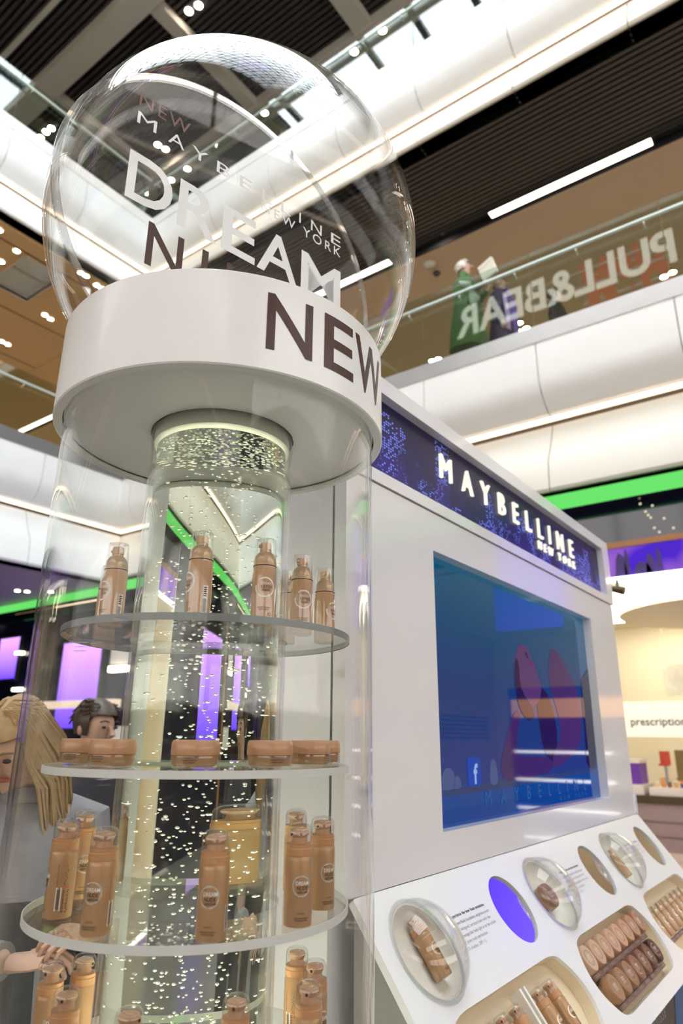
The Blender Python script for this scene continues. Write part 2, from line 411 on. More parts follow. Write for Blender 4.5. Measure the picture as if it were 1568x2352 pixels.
# sides behind the camera: plain galleries whose reflections show in the glass, plus added fill panels
M_fill = emitter('front_fill_glow', (1.0, 0.96, 0.92), 3.6)  # fill light added behind the camera to brighten the white fronts
M_fill_low = emitter('front_fill_glow_low', (1.0, 0.94, 0.88), 2.9)
M_opp = principled('far_gallery_wall', (0.34, 0.31, 0.27), 0.6, noise=0.05, nscale=1.0)
for nm, B in (('wall_opposite', lambda d0, d1, z0, z1: MB().box(-4.2-d1, -4.2-d0, -10.0, 24.2, z0, z1)), ('wall_behind', lambda d0, d1, z0, z1: MB().box(-7.0, 17.2, -7.2-d1, -7.2-d0, z0, z1))):
    w = root(nm, (-4.2, 8, 0) if nm == 'wall_opposite' else (6, -7.2, 0), kind='structure')
    wpart('wall_body', B(2.5, 2.7, 0, 16.1), M_back, w)
    for z0 in (4.0, 9.6): wpart('fascia_band', B(0, 2.5, z0, z0+1.9), M_opp, w); wpart('cove_light', B(-0.03, 0, z0+0.9, z0+0.97), M_cove, w)
    for z0, z1 in ((1.9, 3.8), (6.3, 9.3), (11.9, 15.3))[:2 if nm == 'wall_opposite' else 3]:  # window-shaped glowing fill panels, added for front light
        for k in range(8):
            a, b = -6.6+k*1.95, -4.75+k*1.95
            wpart('fill_panel', MB().box(-6.72, -6.69, a, b, z0, z1) if nm == 'wall_opposite' else MB().box(a+2.6, b+2.6, -9.72, -9.69, z0, z1), M_fill if z0 > 3 else M_fill_low, w)
    wpart('roof_edge', B(-0.2, 2.7, 15.6, 16.1), M_opp, w)

# ceiling lamps
def downlight(pos, label, group=None, r=0.055):
    x, y, z = pos
    d = root('downlight', (x, y, z), label, 'downlight', group)
    part('trim_ring', MB().lathe([(r*0.95, -0.012), (r*1.25, -0.012), (r*1.25, 0.0), (r*0.95, 0.0)], 16), M_beam, d)
    part('lamp', MB().lathe([(0, -0.006), (r*0.95, -0.006)], 16), M_lamp, d)
def spots(lst, z, label, group, r=0.055):
    # counted from left to right as one stands at the tower
    lst = sorted(lst, key=lambda p: -math.atan2(p[1], p[0]))
    for i, (x, y) in enumerate(lst): downlight((x, y, (15.61 if 8.6 < x < 9.1 else 15.89) if z > 15 else z), '%s, %s' % (label, '%s from the left' % ORD[i] if i else 'furthest left'), group, r)
spots([(4.1, 10.25), (4.55, 10.51), (4.54, 11.01), (5.91, 11.88), (6.06, 11.92), (5.91, 13.54), (6.05, 13.55), (5.56, 10.12), (5.67, 10.12), (5.95, 10.2), (6.06, 10.2), (2.6, 10.6), (2.75, 10.6)], 9.545, 'warm downlight in the ochre ceiling', 'downlights of the left gallery')
spots([(8.62, 4.52), (8.64, 4.36)], 9.695, 'warm spotlight beside the long lamp in the black trough', 'spotlights in the black trough', 0.05)
spots([(11.99, 6.42), (12.0, 6.27), (12.01, 5.46), (12.0, 5.3), (11.75, 4.45), (11.74, 4.26), (12.0, 4.40), (12.0, 4.22), (11.89, 1.55), (11.85, 1.4)], 9.545, 'small downlight in the tan soffit above the steel band', 'downlights of the right gallery', 0.07)
spots([(6.28, 8.75), (6.32, 8.5), (6.21, 14.22), (6.2, 13.95), (6.22, 13.74), (8.11, 11.99), (8.32, 11.94), (8.91, 11.74), (8.91, 12.38), (10.2, 11.4), (10.4, 11.36), (8.85, 8.96), (8.83, 5.6), (8.86, 6.35)], 15.615, 'bright spotlight on the dark slatted roof', 'roof spotlights', 0.085)
spots([(6.21, 11.8), (6.35, 11.73), (6.6, 11.38)], 3.945, 'warm downlight in the lilac soffit behind the tower', 'downlights of the ground floor', 0.05)
for i, (a, b) in enumerate(((1.0, 3.47), (5.4, 8.0), (-4.0, -1.4), (15.9, 18.2))):
    st = root('strip_lamp', (8.65, (a+b)/2, 9.57), ['long warm strip lamp in the black trough above the shoppers', 'strip lamp in the trough hidden behind the globe', 'strip lamp in the trough beyond the right edge', 'short strip lamp far left in the ochre ceiling'][i], 'lamp')
    wpart('housing', MB().box(8.57, 8.735, a-0.02, b+0.02, 9.585, 9.66), M_black, st); wpart('diffuser', MB().box(8.585, 8.72, a, b, 9.57, 9.585), M_tube, st)
sp = root('ceiling_speaker', (9.09, 4.85, 9.55), 'round grey ceiling speaker in the tan soffit above the shoppers', 'speaker')
part('grille', MB().lathe([(0, -0.008), (0.09, -0.008), (0.1, -0.004), (0.1, 0)], 20), M_hatch, sp); part('rim', MB().lathe([(0.1, -0.012), (0.115, -0.012), (0.115, 0), (0.1, 0)], 20), M_beam, sp)
cd = root('dome_camera', (9.38, 4.86, 9.55), 'small black dome camera beside the ceiling speaker', 'camera')
part('dome', MB().lathe([(0, -0.075), (0.03, -0.07), (0.055, -0.045), (0.06, -0.015)], 16), M_navy, cd, smooth=True); part('base', MB().lathe([(0.06, -0.015), (0.07, -0.015), (0.07, 0), (0.0, 0)], 16), M_bronze, cd)

# signs on the opposite side: the balustrade mirrors them
M_signw = emitter('white_sign_light', (1.0, 0.97, 0.88), 2.4); M_signr = emitter('red_sign_light', (0.8, 0.005, 0.02), 1.0)
def wall_sign(name, body, h, w, y, z, x, mat, label, bold=0.02, shear=0.0):
    t = text(body, h, w, bold, 4, shear)
    m = MB()
    m.v = [(x+0.06, y+p[0], z+p[1]) for p in t.v]; m.f = list(t.f)
    s = root(name, (x, y+w/2, z), label, 'sign')
    wpart('lettering', m, mat, s, fix=False)
    wpart('mounting_rail', MB().box(x-0.0, x+0.04, y, y+w, z+h*0.2, z+h*0.24).box(x, x+0.04, y, y+w, z+h*0.7, z+h*0.74), M_bar, s)
wall_sign('shop_sign', 'PULL&BEAR', 1.05, 6.55, 1.9, 13.72, -4.1, M_signw, 'white lettered shop sign high on the opposite side, mirrored in the balustrade', 0.025)
wall_sign('shop_sign', 'H&M', 1.75, 2.5, 2.15, 13.55, -4.9, M_signr, 'red lettered shop sign on the opposite side, mirrored in the balustrade', 0.05, 0.3)

# ================================================================== ground floor shops
XS = 7.0
sf = root('wall_shopfront', (XS, 3, 0), kind='structure')
wpart('green_light_band', MB().box(6.745, 6.765, -7.2, YL+0.2, 3.775, 3.935).box(6.86, 6.88, YL+0.2, 14.0, 3.80, 3.94), M_green, sf)
wpart('band_housing', MB().box(6.767, XS+0.1, -7.2, YL+0.2, 3.79, 3.93).box(6.882, XS+0.1, YL+0.2, 14.0, 3.81, 3.94), M_navy, sf)
wpart('gloss_fascia', MB().box(XS, XS+0.1, -7.2, 4.9, 3.40, 3.80), M_navy, sf)
wpart('copper_trim', MB().box(XS-0.02, XS+0.1, -7.2, 4.9, 3.34, 3.40), principled('copper_trim', (0.36, 0.16, 0.07), 0.4, 0.3, noise=0.05), sf)
def screen_mat(name, a, b, s):
    m = bpy.data.materials.new(name); m.use_nodes = True; nt = m.node_tree; N = nt.nodes; L = nt.links; N.remove(N['Principled BSDF'])
    tc = N.new('ShaderNodeTexCoord'); sp = N.new('ShaderNodeSeparateXYZ'); L.new(tc.outputs['Generated'], sp.inputs[0])
    cr = N.new('ShaderNodeValToRGB'); cr.color_ramp.elements[0].color = (*a, 1); cr.color_ramp.elements[1].color = (*b, 1)
    L.new(sp.outputs['Z'], cr.inputs[0]); em = N.new('ShaderNodeEmission'); em.inputs[1].default_value = s
    L.new(cr.outputs[0], em.inputs[0]); L.new(em.outputs[0], N['Material Output'].inputs[0]); return m
def purple_band():
    m = bpy.data.materials.new('violet_lit_panel'); m.use_nodes = True; nt = m.node_tree; N = nt.nodes; L = nt.links
    N.remove(N['Principled BSDF'])
    tc = N.new('ShaderNodeTexCoord'); n = N.new('ShaderNodeTexNoise'); n.inputs['Scale'].default_value = 1.6; n.inputs['Detail'].default_value = 2
    L.new(tc.outputs['Object'], n.inputs['Vector'])
    cr = N.new('ShaderNodeValToRGB'); e = cr.color_ramp.elements
    e[0].position = 0.35; e[0].color = (0.10, 0.03, 0.75, 1); e[1].position = 0.62; e[1].color = (0.55, 0.22, 0.75, 1)
    L.new(n.outputs['Fac'], cr.inputs[0]); em = N.new('ShaderNodeEmission'); em.inputs[1].default_value = 0.75
    L.new(cr.outputs[0], em.inputs[0]); L.new(em.outputs[0], N['Material Output'].inputs[0]); return m
M_violet = purple_band()
M_blue = screen_mat('blue_lit_panel', (0.16, 0.09, 0.95), (0.06, 0.02, 0.75), 1.5)
vb = wpart('violet_panel', MB().box(XS+0.02, XS+0.1, -0.4, 4.9, 3.05, 3.34), M_violet, sf)
wpart('blue_panel', MB().box(XS-0.03, XS+0.1, -1.42, -0.72, 2.62, 3.74), M_blue, sf)
M_shade = principled('violet_print_dark', (0.05, 0.02, 0.16), 0.5, noise=0.2)
for y, h, w in ((1.72, 0.24, 0.06), (1.66, 0.27, 0.03), (1.44, 0.2, 0.05), (1.36, 0.25, 0.03), (1.52, 0.12, 0.09), (0.9, 0.25, 0.06), (2.3, 0.2, 0.08)):
    wpart('print_shape', MB().loft([[(XS+0.012+dx, y-w*s, 3.06), (XS+0.012+dx, y+w*s, 3.06), (XS+0.012+dx, y+w*0.7*s, 3.06+h*0.7), (XS+0.012+dx, y+w*0.2*s, 3.06+h), (XS+0.012+dx, y-w*0.6*s, 3.06+h*0.75)] for dx, s in ((0.0, 1), (0.006, 1))]), M_shade, vb)
wpart('lamp_line', MB().box(XS-0.01, XS+0.06, -0.3, 4.9, 3.005, 3.045), emitter('white_lamp_line', (1, 0.98, 0.92), 5.0), sf)
# the lit cosmetics shop
M_cream = principled('shop_cream', (0.86, 0.78, 0.60), 0.6, noise=0.02)
sh = root('wall_shop', (9.5, 1, 0), kind='structure')
wpart('shop_ceiling', MB().box(XS+0.1, 12.6, -4.0, 4.9, 3.36, 3.42), M_cream, sh)
wpart('ceiling_drop', MB().lathe([(0.0, 3.10), (1.25, 3.10), (1.3, 3.13), (1.3, 3.36)], 40, 10.3, 1.3), M_cream, sh, smooth=True)
wpart('ceiling_lamp', MB().lathe([(1.32, 3.27), (1.62, 3.27), (1.62, 3.30), (1.32, 3.30)], 40, 10.3, 1.3), emitter('oval_ring_lamp', (1, 0.92, 0.72), 9.0), sh)
for i, (x, y) in enumerate(((8.2, 0.4), (8.2, 2.6), (11.6, 3.2), (11.9, 2.2), (11.6, 0.4))):
    wpart('ceiling_lamp', MB().box(x-0.12, x+0.12, y-0.55, y+0.55, 3.33, 3.355), emitter('shop_panel_lamp', (1, 0.93, 0.78), 9.0), sh)
wpart('ceiling_lamp', MB().box(8.55, 8.65, -2.0, -1.5, 3.34, 3.355), emitter('shop_panel_lamp', (1, 0.93, 0.78), 9.0), sh)
wpart('back_wall', MB().box(12.6, 12.7, -4.0, 4.9, 0, 3.4), M_cream, sh)
wpart('side_wall', MB().box(XS+0.1, 12.6, 4.9, 5.0, 0, 3.9), M_cream, sh)
wpart('side_wall', MB().box(XS+0.1, 12.6, -4.1, -4.0, 0, 3.4), principled('shop_tan_wall', (0.62, 0.42, 0.22), 0.5, noise=0.05), sh)
for i in range(6): wpart('wall_stripe', MB().box(XS+0.6, 12.2, -4.0, -3.985, 1.50+i*0.07, 1.53+i*0.07), M_bronze, sh)
# hanging sign
hs = root('pharmacy_sign', (11.2, 2.5, 1.5), 'cream hanging shop sign reading prescription, over the goods at right', 'sign')
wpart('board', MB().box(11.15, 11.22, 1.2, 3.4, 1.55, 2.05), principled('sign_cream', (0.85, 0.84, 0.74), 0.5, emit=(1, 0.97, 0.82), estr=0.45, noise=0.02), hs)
tx = text('prescription', 0.115, 0.76, 0.012, 3)
m = MB(); m.v = [(11.145, 2.87-p[0], 1.71+p[1]) for p in tx.v]; m.f = tx.f
wpart('lettering', m, principled('sign_black', (0.02, 0.02, 0.02), 0.5, noise=0.1), hs, fix=False)
wpart('suspension', MB().tube([(11.18, 1.5, 2.05), (11.18, 1.5, 3.36)], 0.008, 6).tube([(11.18, 3.2, 2.05), (11.18, 3.2, 3.36)], 0.008, 6), M_steel, hs)
for i, (y0, y1, c) in enumerate(((1.95, 2.42, (0.85, 0.80, 0.68)), (1.45, 1.93, (0.38, 0.22, 0.10)))):
    wp = root('hanging_poster', (11.6, (y0+y1)/2, 2.2), ['pale hanging poster above the prescription sign', 'brown hanging poster above the prescription sign, further right'][i], 'poster')
    wpart('sheet', MB().box(11.6, 11.63, y0, y1, 2.15, 2.62), principled('poster_%d' % i, c, 0.5, noise=0.25, nscale=8.0), wp)
    wpart('wire', MB().tube([(11.61, y0+0.05, 2.62), (11.61, y0+0.05, 3.36)], 0.004, 6).tube([(11.61, y1-0.05, 2.62), (11.61, y1-0.05, 3.36)], 0.004, 6), M_steel, wp)
# counter and goods
M_mauve = principled('mauve_counter', (0.36, 0.27, 0.28), 0.4, noise=0.04, nscale=2.0)
ct = root('shop_counter', (10.6, 1.6, 0), 'long mauve counter of the lit shop behind the kiosk', 'counter')
wpart('body', MB().box(10.4, 11.0, -2.5, 4.0, 0.12, 0.70), M_mauve, ct)
wpart('groove', MB().box(10.385, 10.4, -2.5, 4.0, 0.48, 0.485).box(10.385, 10.4, -2.5, 4.0, 0.30, 0.305), M_bronze, ct)
wpart('plinth', MB().box(10.3, 11.0, -2.5, 4.0, 0.0, 0.05).box(10.36, 11.0, -2.5, 4.0, 0.05, 0.12), principled('pale_plinth', (0.72, 0.60, 0.55), 0.4, noise=0.03), ct)
wpart('dark_ledge', MB().box(10.37, 11.0, -2.5, 4.0, 0.70, 0.80), M_bronze, ct)
wpart('display_tray', MB().box(10.42, 11.0, 1.2, 2.55, 0.80, 0.90), principled('tray_white', (0.85, 0.8, 0.76), 0.3, noise=0.02), ct)
wpart('display_tray', MB().box(10.42, 11.0, 2.62, 2.95, 0.80, 0.93), MATS['tray_white'], ct)
random.seed(21)
cols = [(0.7, 0.3, 0.12), (0.85, 0.6, 0.35), (0.5, 0.06, 0.08), (0.8, 0.75, 0.7), (0.12, 0.08, 0.3), (0.75, 0.45, 0.2), (0.25, 0.1, 0.06)]
for i in range(16):
    y = 1.28+i*0.08; h = random.uniform(0.06, 0.13)
    o = root('cosmetic_jar', (10.6, y, 0.901), '%s little make-up jar from the right on the white shop tray' % ORD[i], 'jar', 'make-up jars on the shop tray')
    part('body', MB().lathe([(0, 0), (0.028, 0), (0.03, h*0.1), (0.03, h*0.6), (0.024, h*0.65)], 10), principled('jar_%d' % (i % 7), cols[i % 7], 0.3, noise=0.1), o, smooth=True)
    part('lid', MB().lathe([(0.026, h*0.65), (0.026, h), (0, h)], 10), principled('jar_lid_%d' % (i % 3), [(0.9, 0.8, 0.6), (0.1, 0.1, 0.1), (0.8, 0.3, 0.1)][i % 3], 0.3, noise=0.05), o, smooth=True)
bg_ = root('gift_box', (10.7, 2.78, 0.93), 'violet and white gift box at the end of the shop counter', 'box')
wpart('carton', MB().box(10.5, 10.9, 2.66, 2.92, 0.93, 1.20), principled('violet_carton', (0.16, 0.04, 0.42), 0.4, noise=0.3, nscale=12), bg_)
wpart('lid', MB().box(10.49, 10.91, 2.65, 2.93, 1.20, 1.25), principled('carton_lid', (0.75, 0.72, 0.66), 0.4, noise=0.05), bg_)
for i, (y, w, z0, h, c) in enumerate(((2.52, 0.14, 1.15, 0.2, (0.65, 0.08, 0.05)), (2.30, 0.16, 0.95, 0.42, (0.25, 0.17, 0.05)), (2.08, 0.2, 0.95, 0.3, (0.12, 0.2, 0.45)), (1.8, 0.16, 0.95, 0.45, (0.1, 0.05, 0.03)), (1.55, 0.2, 0.95, 0.3, (0.8, 0.5, 0.2)))):
    g = root('display_stand', (11.4, y, 0), ['red', 'olive', 'blue', 'dark brown', 'orange'][i]+' goods stand behind the shop counter', 'display stand')
    wpart('back_card', MB().box(11.42, 11.45, y-w/2, y+w/2, z0, z0+h), principled('goods_%d' % i, c, 0.4, noise=0.3, nscale=20), g)
    wpart('shelf', MB().box(11.3, 11.42, y-w/2, y+w/2, z0, z0+0.03), MATS['goods_%d' % i], g)
    wpart('post', MB().box(11.40, 11.44, y-0.02, y+0.02, 0, z0), M_steel, g)

# left of the tower: dark shop with violet screens
ws = root('wall_shopfront_dark', (XS+0.2, 9.5, 0), kind='structure')
wpart('wall_body', MB().box(7.25, 7.4, 5.0, 14.2, 0, 3.84), M_navy, ws)
wpart('end_wall', MB().box(-4.2, 7.4, 14.0, 14.2, 0, 3.95), M_navy, ws)
for y0, y1, c, nm in ((9.35, 9.42, (0.5, 0.22, 0.08), 'copper_post'), (12.6, 12.66, (0.3, 0.1, 0.05), 'rust_post')): wpart(nm, MB().box(7.15, 7.25, y0, y1, 0, 3.6), principled(nm, c, 0.4, noise=0.05), ws)
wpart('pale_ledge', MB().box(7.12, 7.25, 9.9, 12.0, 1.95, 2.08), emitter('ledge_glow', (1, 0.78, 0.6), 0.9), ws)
M_scr = screen_mat('violet_screen', (0.12, 0.05, 0.9), (0.62, 0.3, 1.0), 1.7)
for i, (y0, y1, z0, z1) in enumerate(((10.5, 11.65, 1.62, 3.1), (13.25, 13.95, 2.55, 3.35), (7.3, 8.9, 1.4, 3.0))):
    s = root('wall_screen', (7.2, (y0+y1)/2, z0), ['large violet lit screen seen through the left of the tower', 'small pink and blue screen at the left edge', 'violet lit screen behind the bubble column'][i], 'screen')
    wpart('bezel', MB().box(7.18, 7.25, y0-0.04, y1+0.04, z0-0.04, z1+0.04), M_black, s); wpart('display', MB().box(7.165, 7.18, y0, y1, z0, z1), M_scr, s)
for i, (y0, y1, z0, z1) in enumerate(((9.75, 10.2, 2.52, 2.62), (13.1, 13.3, 3.0, 3.06), (12.9, 13.2, 2.3, 2.36))):
    wpart('wall_lamp', MB().box(7.14, 7.24, y0, y1, z0, z1), emitter('shop_wall_lamp', (1, 0.88, 0.62), 5.0), ws)
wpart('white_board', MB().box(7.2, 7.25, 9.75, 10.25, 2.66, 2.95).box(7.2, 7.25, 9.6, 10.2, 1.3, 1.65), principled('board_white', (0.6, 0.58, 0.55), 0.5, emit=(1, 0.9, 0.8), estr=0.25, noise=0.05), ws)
# lit shelving further right in the shop (it mirrors in the kiosk screen)
su = root('lit_shelving', (8.2, -1.2, 0), 'shelving with lit shelf edges mirrored in the kiosk screen', 'shelving')
wpart('back', MB().box(8.3, 8.34, -1.9, -0.9, 0, 2.1), screen_mat('dim_blue_back', (0.05, 0.02, 0.5), (0.06, 0.03, 0.35), 0.6), su)
for z in (0.45, 0.75, 1.05, 1.35): wpart('lit_edge', MB().box(8.02, 8.05, -1.75, -0.7, z, z+0.03), emitter('shelf_edge_light', (1, 0.97, 0.95), 4.0), su); wpart('board', MB().box(8.05, 8.3, -1.8, -0.6, z, z+0.03), M_navy, su)
wpart('warm_slot', MB().box(8.02, 8.3, -1.75, -0.45, 1.75, 1.95), emitter('warm_slot_light', (1.0, 0.5, 0.16), 1.6), su)
for i, (y, z) in enumerate(((1.46, 3.76), (1.35, 3.72), (1.42, 3.67), (1.40, 3.63), (1.26, 3.57), (1.38, 3.60), (1.36, 3.49), (1.19, 3.46), (1.32, 3.44))):  # reflected spots in the glossy fascia, added as tiny glowing discs
    wpart('spot_reflection', MB().lathe([(0, 0.0), (0.010, 0.0), (0.012, 0.006), (0.012, 0.01)], 12).map(lambda p: Vector((XS-0.002+p.z*0.2, y+p.x, z+p.y))), emitter('reflected_spot_glow', (1, 0.85, 0.6), 0.9), sf)
ts_ = root('track_spotlight', (6.95, 1.76, 2.95), 'small dark spotlight hanging at the top corner of the lit shop', 'spotlight')
part('head', MB().tube([(0.0, -0.06, -0.06), (0.0, 0.0, -0.04), (0.0, 0.07, -0.02)], [0.045, 0.042, 0.03], 12), M_bronze, ts_, smooth=True)
part('bracket', MB().box(-0.012, 0.012, -0.012, 0.012, -0.04, 0.06), M_bronze, ts_)

# ================================================================== the display tower
AX = Vector((0.745, 0.809, 0))
M_white = principled('gloss_white', (0.90, 0.895, 0.89), 0.26, noise=0.01, coat=0.15, spec=0.5)
M_grey = principled('soffit_grey', (0.80, 0.765, 0.785), 0.35, noise=0.02, nscale=12.0, coat=0.2)
M_brown = principled('brown_vinyl', (0.060, 0.018, 0.012), 0.38, noise=0.05, coat=0.08, spec=0.35)
M_vinyl = principled('white_vinyl', (0.88, 0.88, 0.90), 0.35, noise=0.01)
M_acryl = clear('clear_acrylic', (0.985, 0.985, 0.98), 0.010, 0.85, 5.0)
M_acrylt = clear('clear_acrylic_tube', (0.97, 0.98, 0.97), 0.014, 0.7, 4.0)
M_shelf = clear('clear_shelf', (0.93, 0.93, 0.92), 0.035, 0.6, 4.0, milk=0.03, milkcol=(0.8, 0.78, 0.74))
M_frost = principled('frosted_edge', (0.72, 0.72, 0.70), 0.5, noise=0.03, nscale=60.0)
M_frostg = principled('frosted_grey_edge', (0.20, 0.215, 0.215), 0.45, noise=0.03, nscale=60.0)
M_water = glassy('bubble_water', 1.33, (0.97, 0.99, 0.95))
M_bub = principled('air_bubble', (0.92, 0.93, 0.84), 0.12, noise=0.02, spec=0.8)
tw = root('display_tower', (AX.x, AX.y, 0), 'tall clear cylinder display with white collar and bubbling water column', 'display tower')
part('base', MB().lathe([(0, 0), (0.30, 0), (0.30, 0.33), (0.27, 0.36), (0.0, 0.36)], 64), M_white, tw, smooth=True)
part('outer_tube', MB().lathe([(0.2500, 0.361), (0.2555, 0.361), (0.2555, 1.985), (0.2500, 1.985), (0.2500, 0.361)], 128), M_acryl, tw, smooth=True)
co = part('collar', MB().lathe([(0.259, 1.984), (0.259, 1.977), (0.271, 1.977), (0.273, 1.979), (0.273, 2.127), (0.271, 2.129), (0.259, 2.129), (0.259, 1.995)], 128), M_white, tw, smooth=True)
part('soffit_disc', MB().lathe([(0.1205, 1.986), (0.2575, 1.986), (0.2575, 1.996), (0.1205, 1.996), (0.1205, 1.986)], 96), M_grey, tw, smooth=True)
part('globe_seat', MB().lathe([(0, 2.012), (0.2585, 2.012), (0.2585, 2.026), (0, 2.026)], 64), M_white, tw)
def wrap(mb, r, z0, ang0):
    return mb.map(lambda p: Vector((r*math.cos(ang0+p.x/r), r*math.sin(ang0+p.x/r), z0+p.y)))
letters(wrap(dice(spaced('NEW', 0.090, ((0.0, 0.072), (0.0935, 0.157), (0.163, 0.268)), 0.012), 0.012), 0.2736, 2.012, R(-122.4)), M_brown, co)
# bubble column
cw = part('column_wall', MB().lathe([(0.1150, 0.361), (0.1190, 0.361), (0.1190, 1.992), (0.1150, 1.992), (0.1150, 0.361)], 96), M_acrylt, tw, smooth=True)
wa = part('column_water', MB().lathe([(0, 0.37), (0.1085, 0.37), (0.1085, 1.958), (0, 1.958)], 96), M_water, tw, smooth=True)
part('added_glare_shield', MB().lathe([(0, 0.371), (0.108, 0.371), (0.108, 0.42), (0.10, 0.42), (0.10, 0.375), (0, 0.375)], 48), M_black, tw)  # unseen black disc added to keep the lamp off the white base
part('column_cap', MB().lathe([(0, 1.965), (0.114, 1.965), (0.114, 1.990), (0, 1.990)], 64), principled('column_cap', (0.78, 0.78, 0.68), 0.4, noise=0.05), tw)
random.seed(3)
bub = MB(); ico = bmesh.new(); bmesh.ops.create_icosphere(ico, subdivisions=1, radius=1.0); ico.verts.index_update()
iv = [tuple(v.co) for v in ico.verts]; if_ = [tuple(v.index for v in f.verts) for f in ico.faces]; ico.free()
def bubble(x, y, z, r, sq): bub.add([(x+a*r, y+b*r, z+c*r*sq) for a, b, c in iv], if_)
for k in range(1500):
    a = random.uniform(0, 2*PI); z = 0.95+0.99*random.random()**1.25
    sway = 0.02*math.sin(z*9)
    rr = 0.098*math.sqrt(random.random())
    if random.random() < 0.45: rr *= 0.55
    bubble(rr*math.cos(a)+sway*0.3, rr*math.sin(a)+sway*0.3, z, random.choice((0.0015, 0.0019, 0.0023, 0.0028)), random.uniform(0.55, 0.9))
for k in range(420):
    a = random.uniform(0, 2*PI); rr = 0.100*math.sqrt(random.random())
    bubble(rr*math.cos(a), rr*math.sin(a), 1.955-0.016*random.random()**2, random.uniform(0.0013, 0.0032), 0.6)
part('bubbles', bub, M_bub, tw, smooth=True, fix=False)['kind'] = 'stuff'
def lamp(name, kind, loc, power, col, size, parent=None, rot=None):
    ld = bpy.data.lights.new(name, kind); ld.energy = power; ld.color = col
    if kind in ('POINT', 'SPOT'): ld.shadow_soft_size = size
    else: ld.size = size
    o = bpy.data.objects.new(name, ld); COL.objects.link(o); o.location = loc
    if parent is not None: o.parent = parent
    if rot: o.rotation_euler = rot
    return o
lamp('column_lamp', 'POINT', (0, 0, 0.55), 220.0, (1.0, 0.97, 0.80), 0.03, tw)
for i, z in enumerate((1.6495, 1.4614, 1.281, 1.094)):
    s = part('shelf', MB().lathe([(0.1215, z-0.009), (0.2175, z-0.009), (0.2175, z), (0.1215, z), (0.1215, z-0.009)], 96), M_shelf, tw, smooth=True)
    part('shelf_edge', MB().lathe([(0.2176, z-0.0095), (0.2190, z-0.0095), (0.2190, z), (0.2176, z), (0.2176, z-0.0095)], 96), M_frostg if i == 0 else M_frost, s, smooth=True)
    for k in range(4):
        a = R(20+90*k); part('shelf_peg', MB().box(-0.006, 0.017, -0.006, 0.006, -0.016, -0.0095).map(lambda p, a=a, z=z: Vector(((0.232+p.x)*math.cos(a)-p.y*math.sin(a), (0.232+p.x)*math.sin(a)+p.y*math.cos(a), z+p.z))), M_acryl, tw)

# ================================================================== the globe
GZ, GR, GA = 2.381, 0.340, R(-11.5)
DV = Vector((math.cos(GA), math.sin(GA), 0)); NV = Vector((math.sin(GA), -math.cos(GA), 0))
gl = root('acrylic_globe', (AX.x, AX.y, 2.041), 'large clear globe with white and brown lettering, sitting on the tower collar', 'globe')
GC = Vector((0, 0, GZ-2.041))
def half(sign, r):
    prof = [(r*math.cos(t), r*math.sin(t)) for t in [R(0.4+89.6*i/28) for i in range(29)]]; prof[-1] = (0, r)
    m = MB().lathe(prof, 96)
    return m.map(lambda p: GC + DV*p.x + Vector((0, 0, 1))*p.y + NV*p.z*sign)
for s in (1, -1):
    m = half(s, GR); m2 = half(s, GR-0.004); m.add(m2.v, m2.f)
    part('shell_half', m, M_acryl, gl, smooth=True, fix=False)
def onplate(m, off): return m.map(lambda p: GC + DV*p.x + Vector((0, 0, 1))*p.y + NV*(p.z+off))
sa = MB().lathe([(GR-0.006, -0.003), (GR+0.006, -0.003), (GR+0.006, 0.003), (GR-0.006, 0.003), (GR-0.006, -0.003)], 128)
part('seam_flange', onplate(sa, 0), clear('acrylic_seam', (0.86, 0.87, 0.88), 0.16, 0.7, 2.0), gl, smooth=True)
dd = part('divider_disc', onplate(MB().lathe([(0, -0.0015), (GR-0.007, -0.0015), (GR-0.007, 0.0015), (0, 0.0015)], 96), 0), clear('divider_acrylic', (0.985, 0.985, 0.985), 0.02, 0.5, 5.0), gl)
CELLS = dict(DREAM=((-.226, -.140), (-.128, -.046), (-.035, .041), (.046, .146), (.155, .264)), NUDE=((-.178, -.109), (-.072, -.006), (.030, .100), (.136, .200)),
    MAYBELLINE=((-.221, -.184), (-.160, -.127), (-.112, -.077), (-.057, -.026), (-.004, .024), (.050, .074), (.098, .122), (.146, .150), (.178, .208), (.235, .263)))
M_brown2 = principled('brown_vinyl_lit', (0.17, 0.07, 0.05), 0.3, noise=0.05)  # lighter copy of the brown vinyl, light on the letters put into its colour
for body, x, y, h, w, bold, mt in (('DREAM', -0.226, -0.012, 0.099, 0.491, 0.012, M_vinyl), ('NUDE', -0.178, -0.124, 0.086, 0.388, 0.012, M_brown),
        ('MAYBELLINE', -0.221, 0.151, 0.0265, 0.485, 0.0, M_vinyl), ('NEW YORK', 0.050, 0.1245, 0.0225, 0.213, 0.0, M_vinyl), ('NEW', -0.221, 0.192, 0.029, 0.102, 0.0, M_brown2)):
    t = spaced(body, h, CELLS[body], bold) if body in CELLS else text(body, h, w, bold, 4)
    t.v = [(p[0]+(0 if body in CELLS else x), p[1]+y, 0) for p in t.v]
    letters(onplate(t, 0.0025), mt, dd)

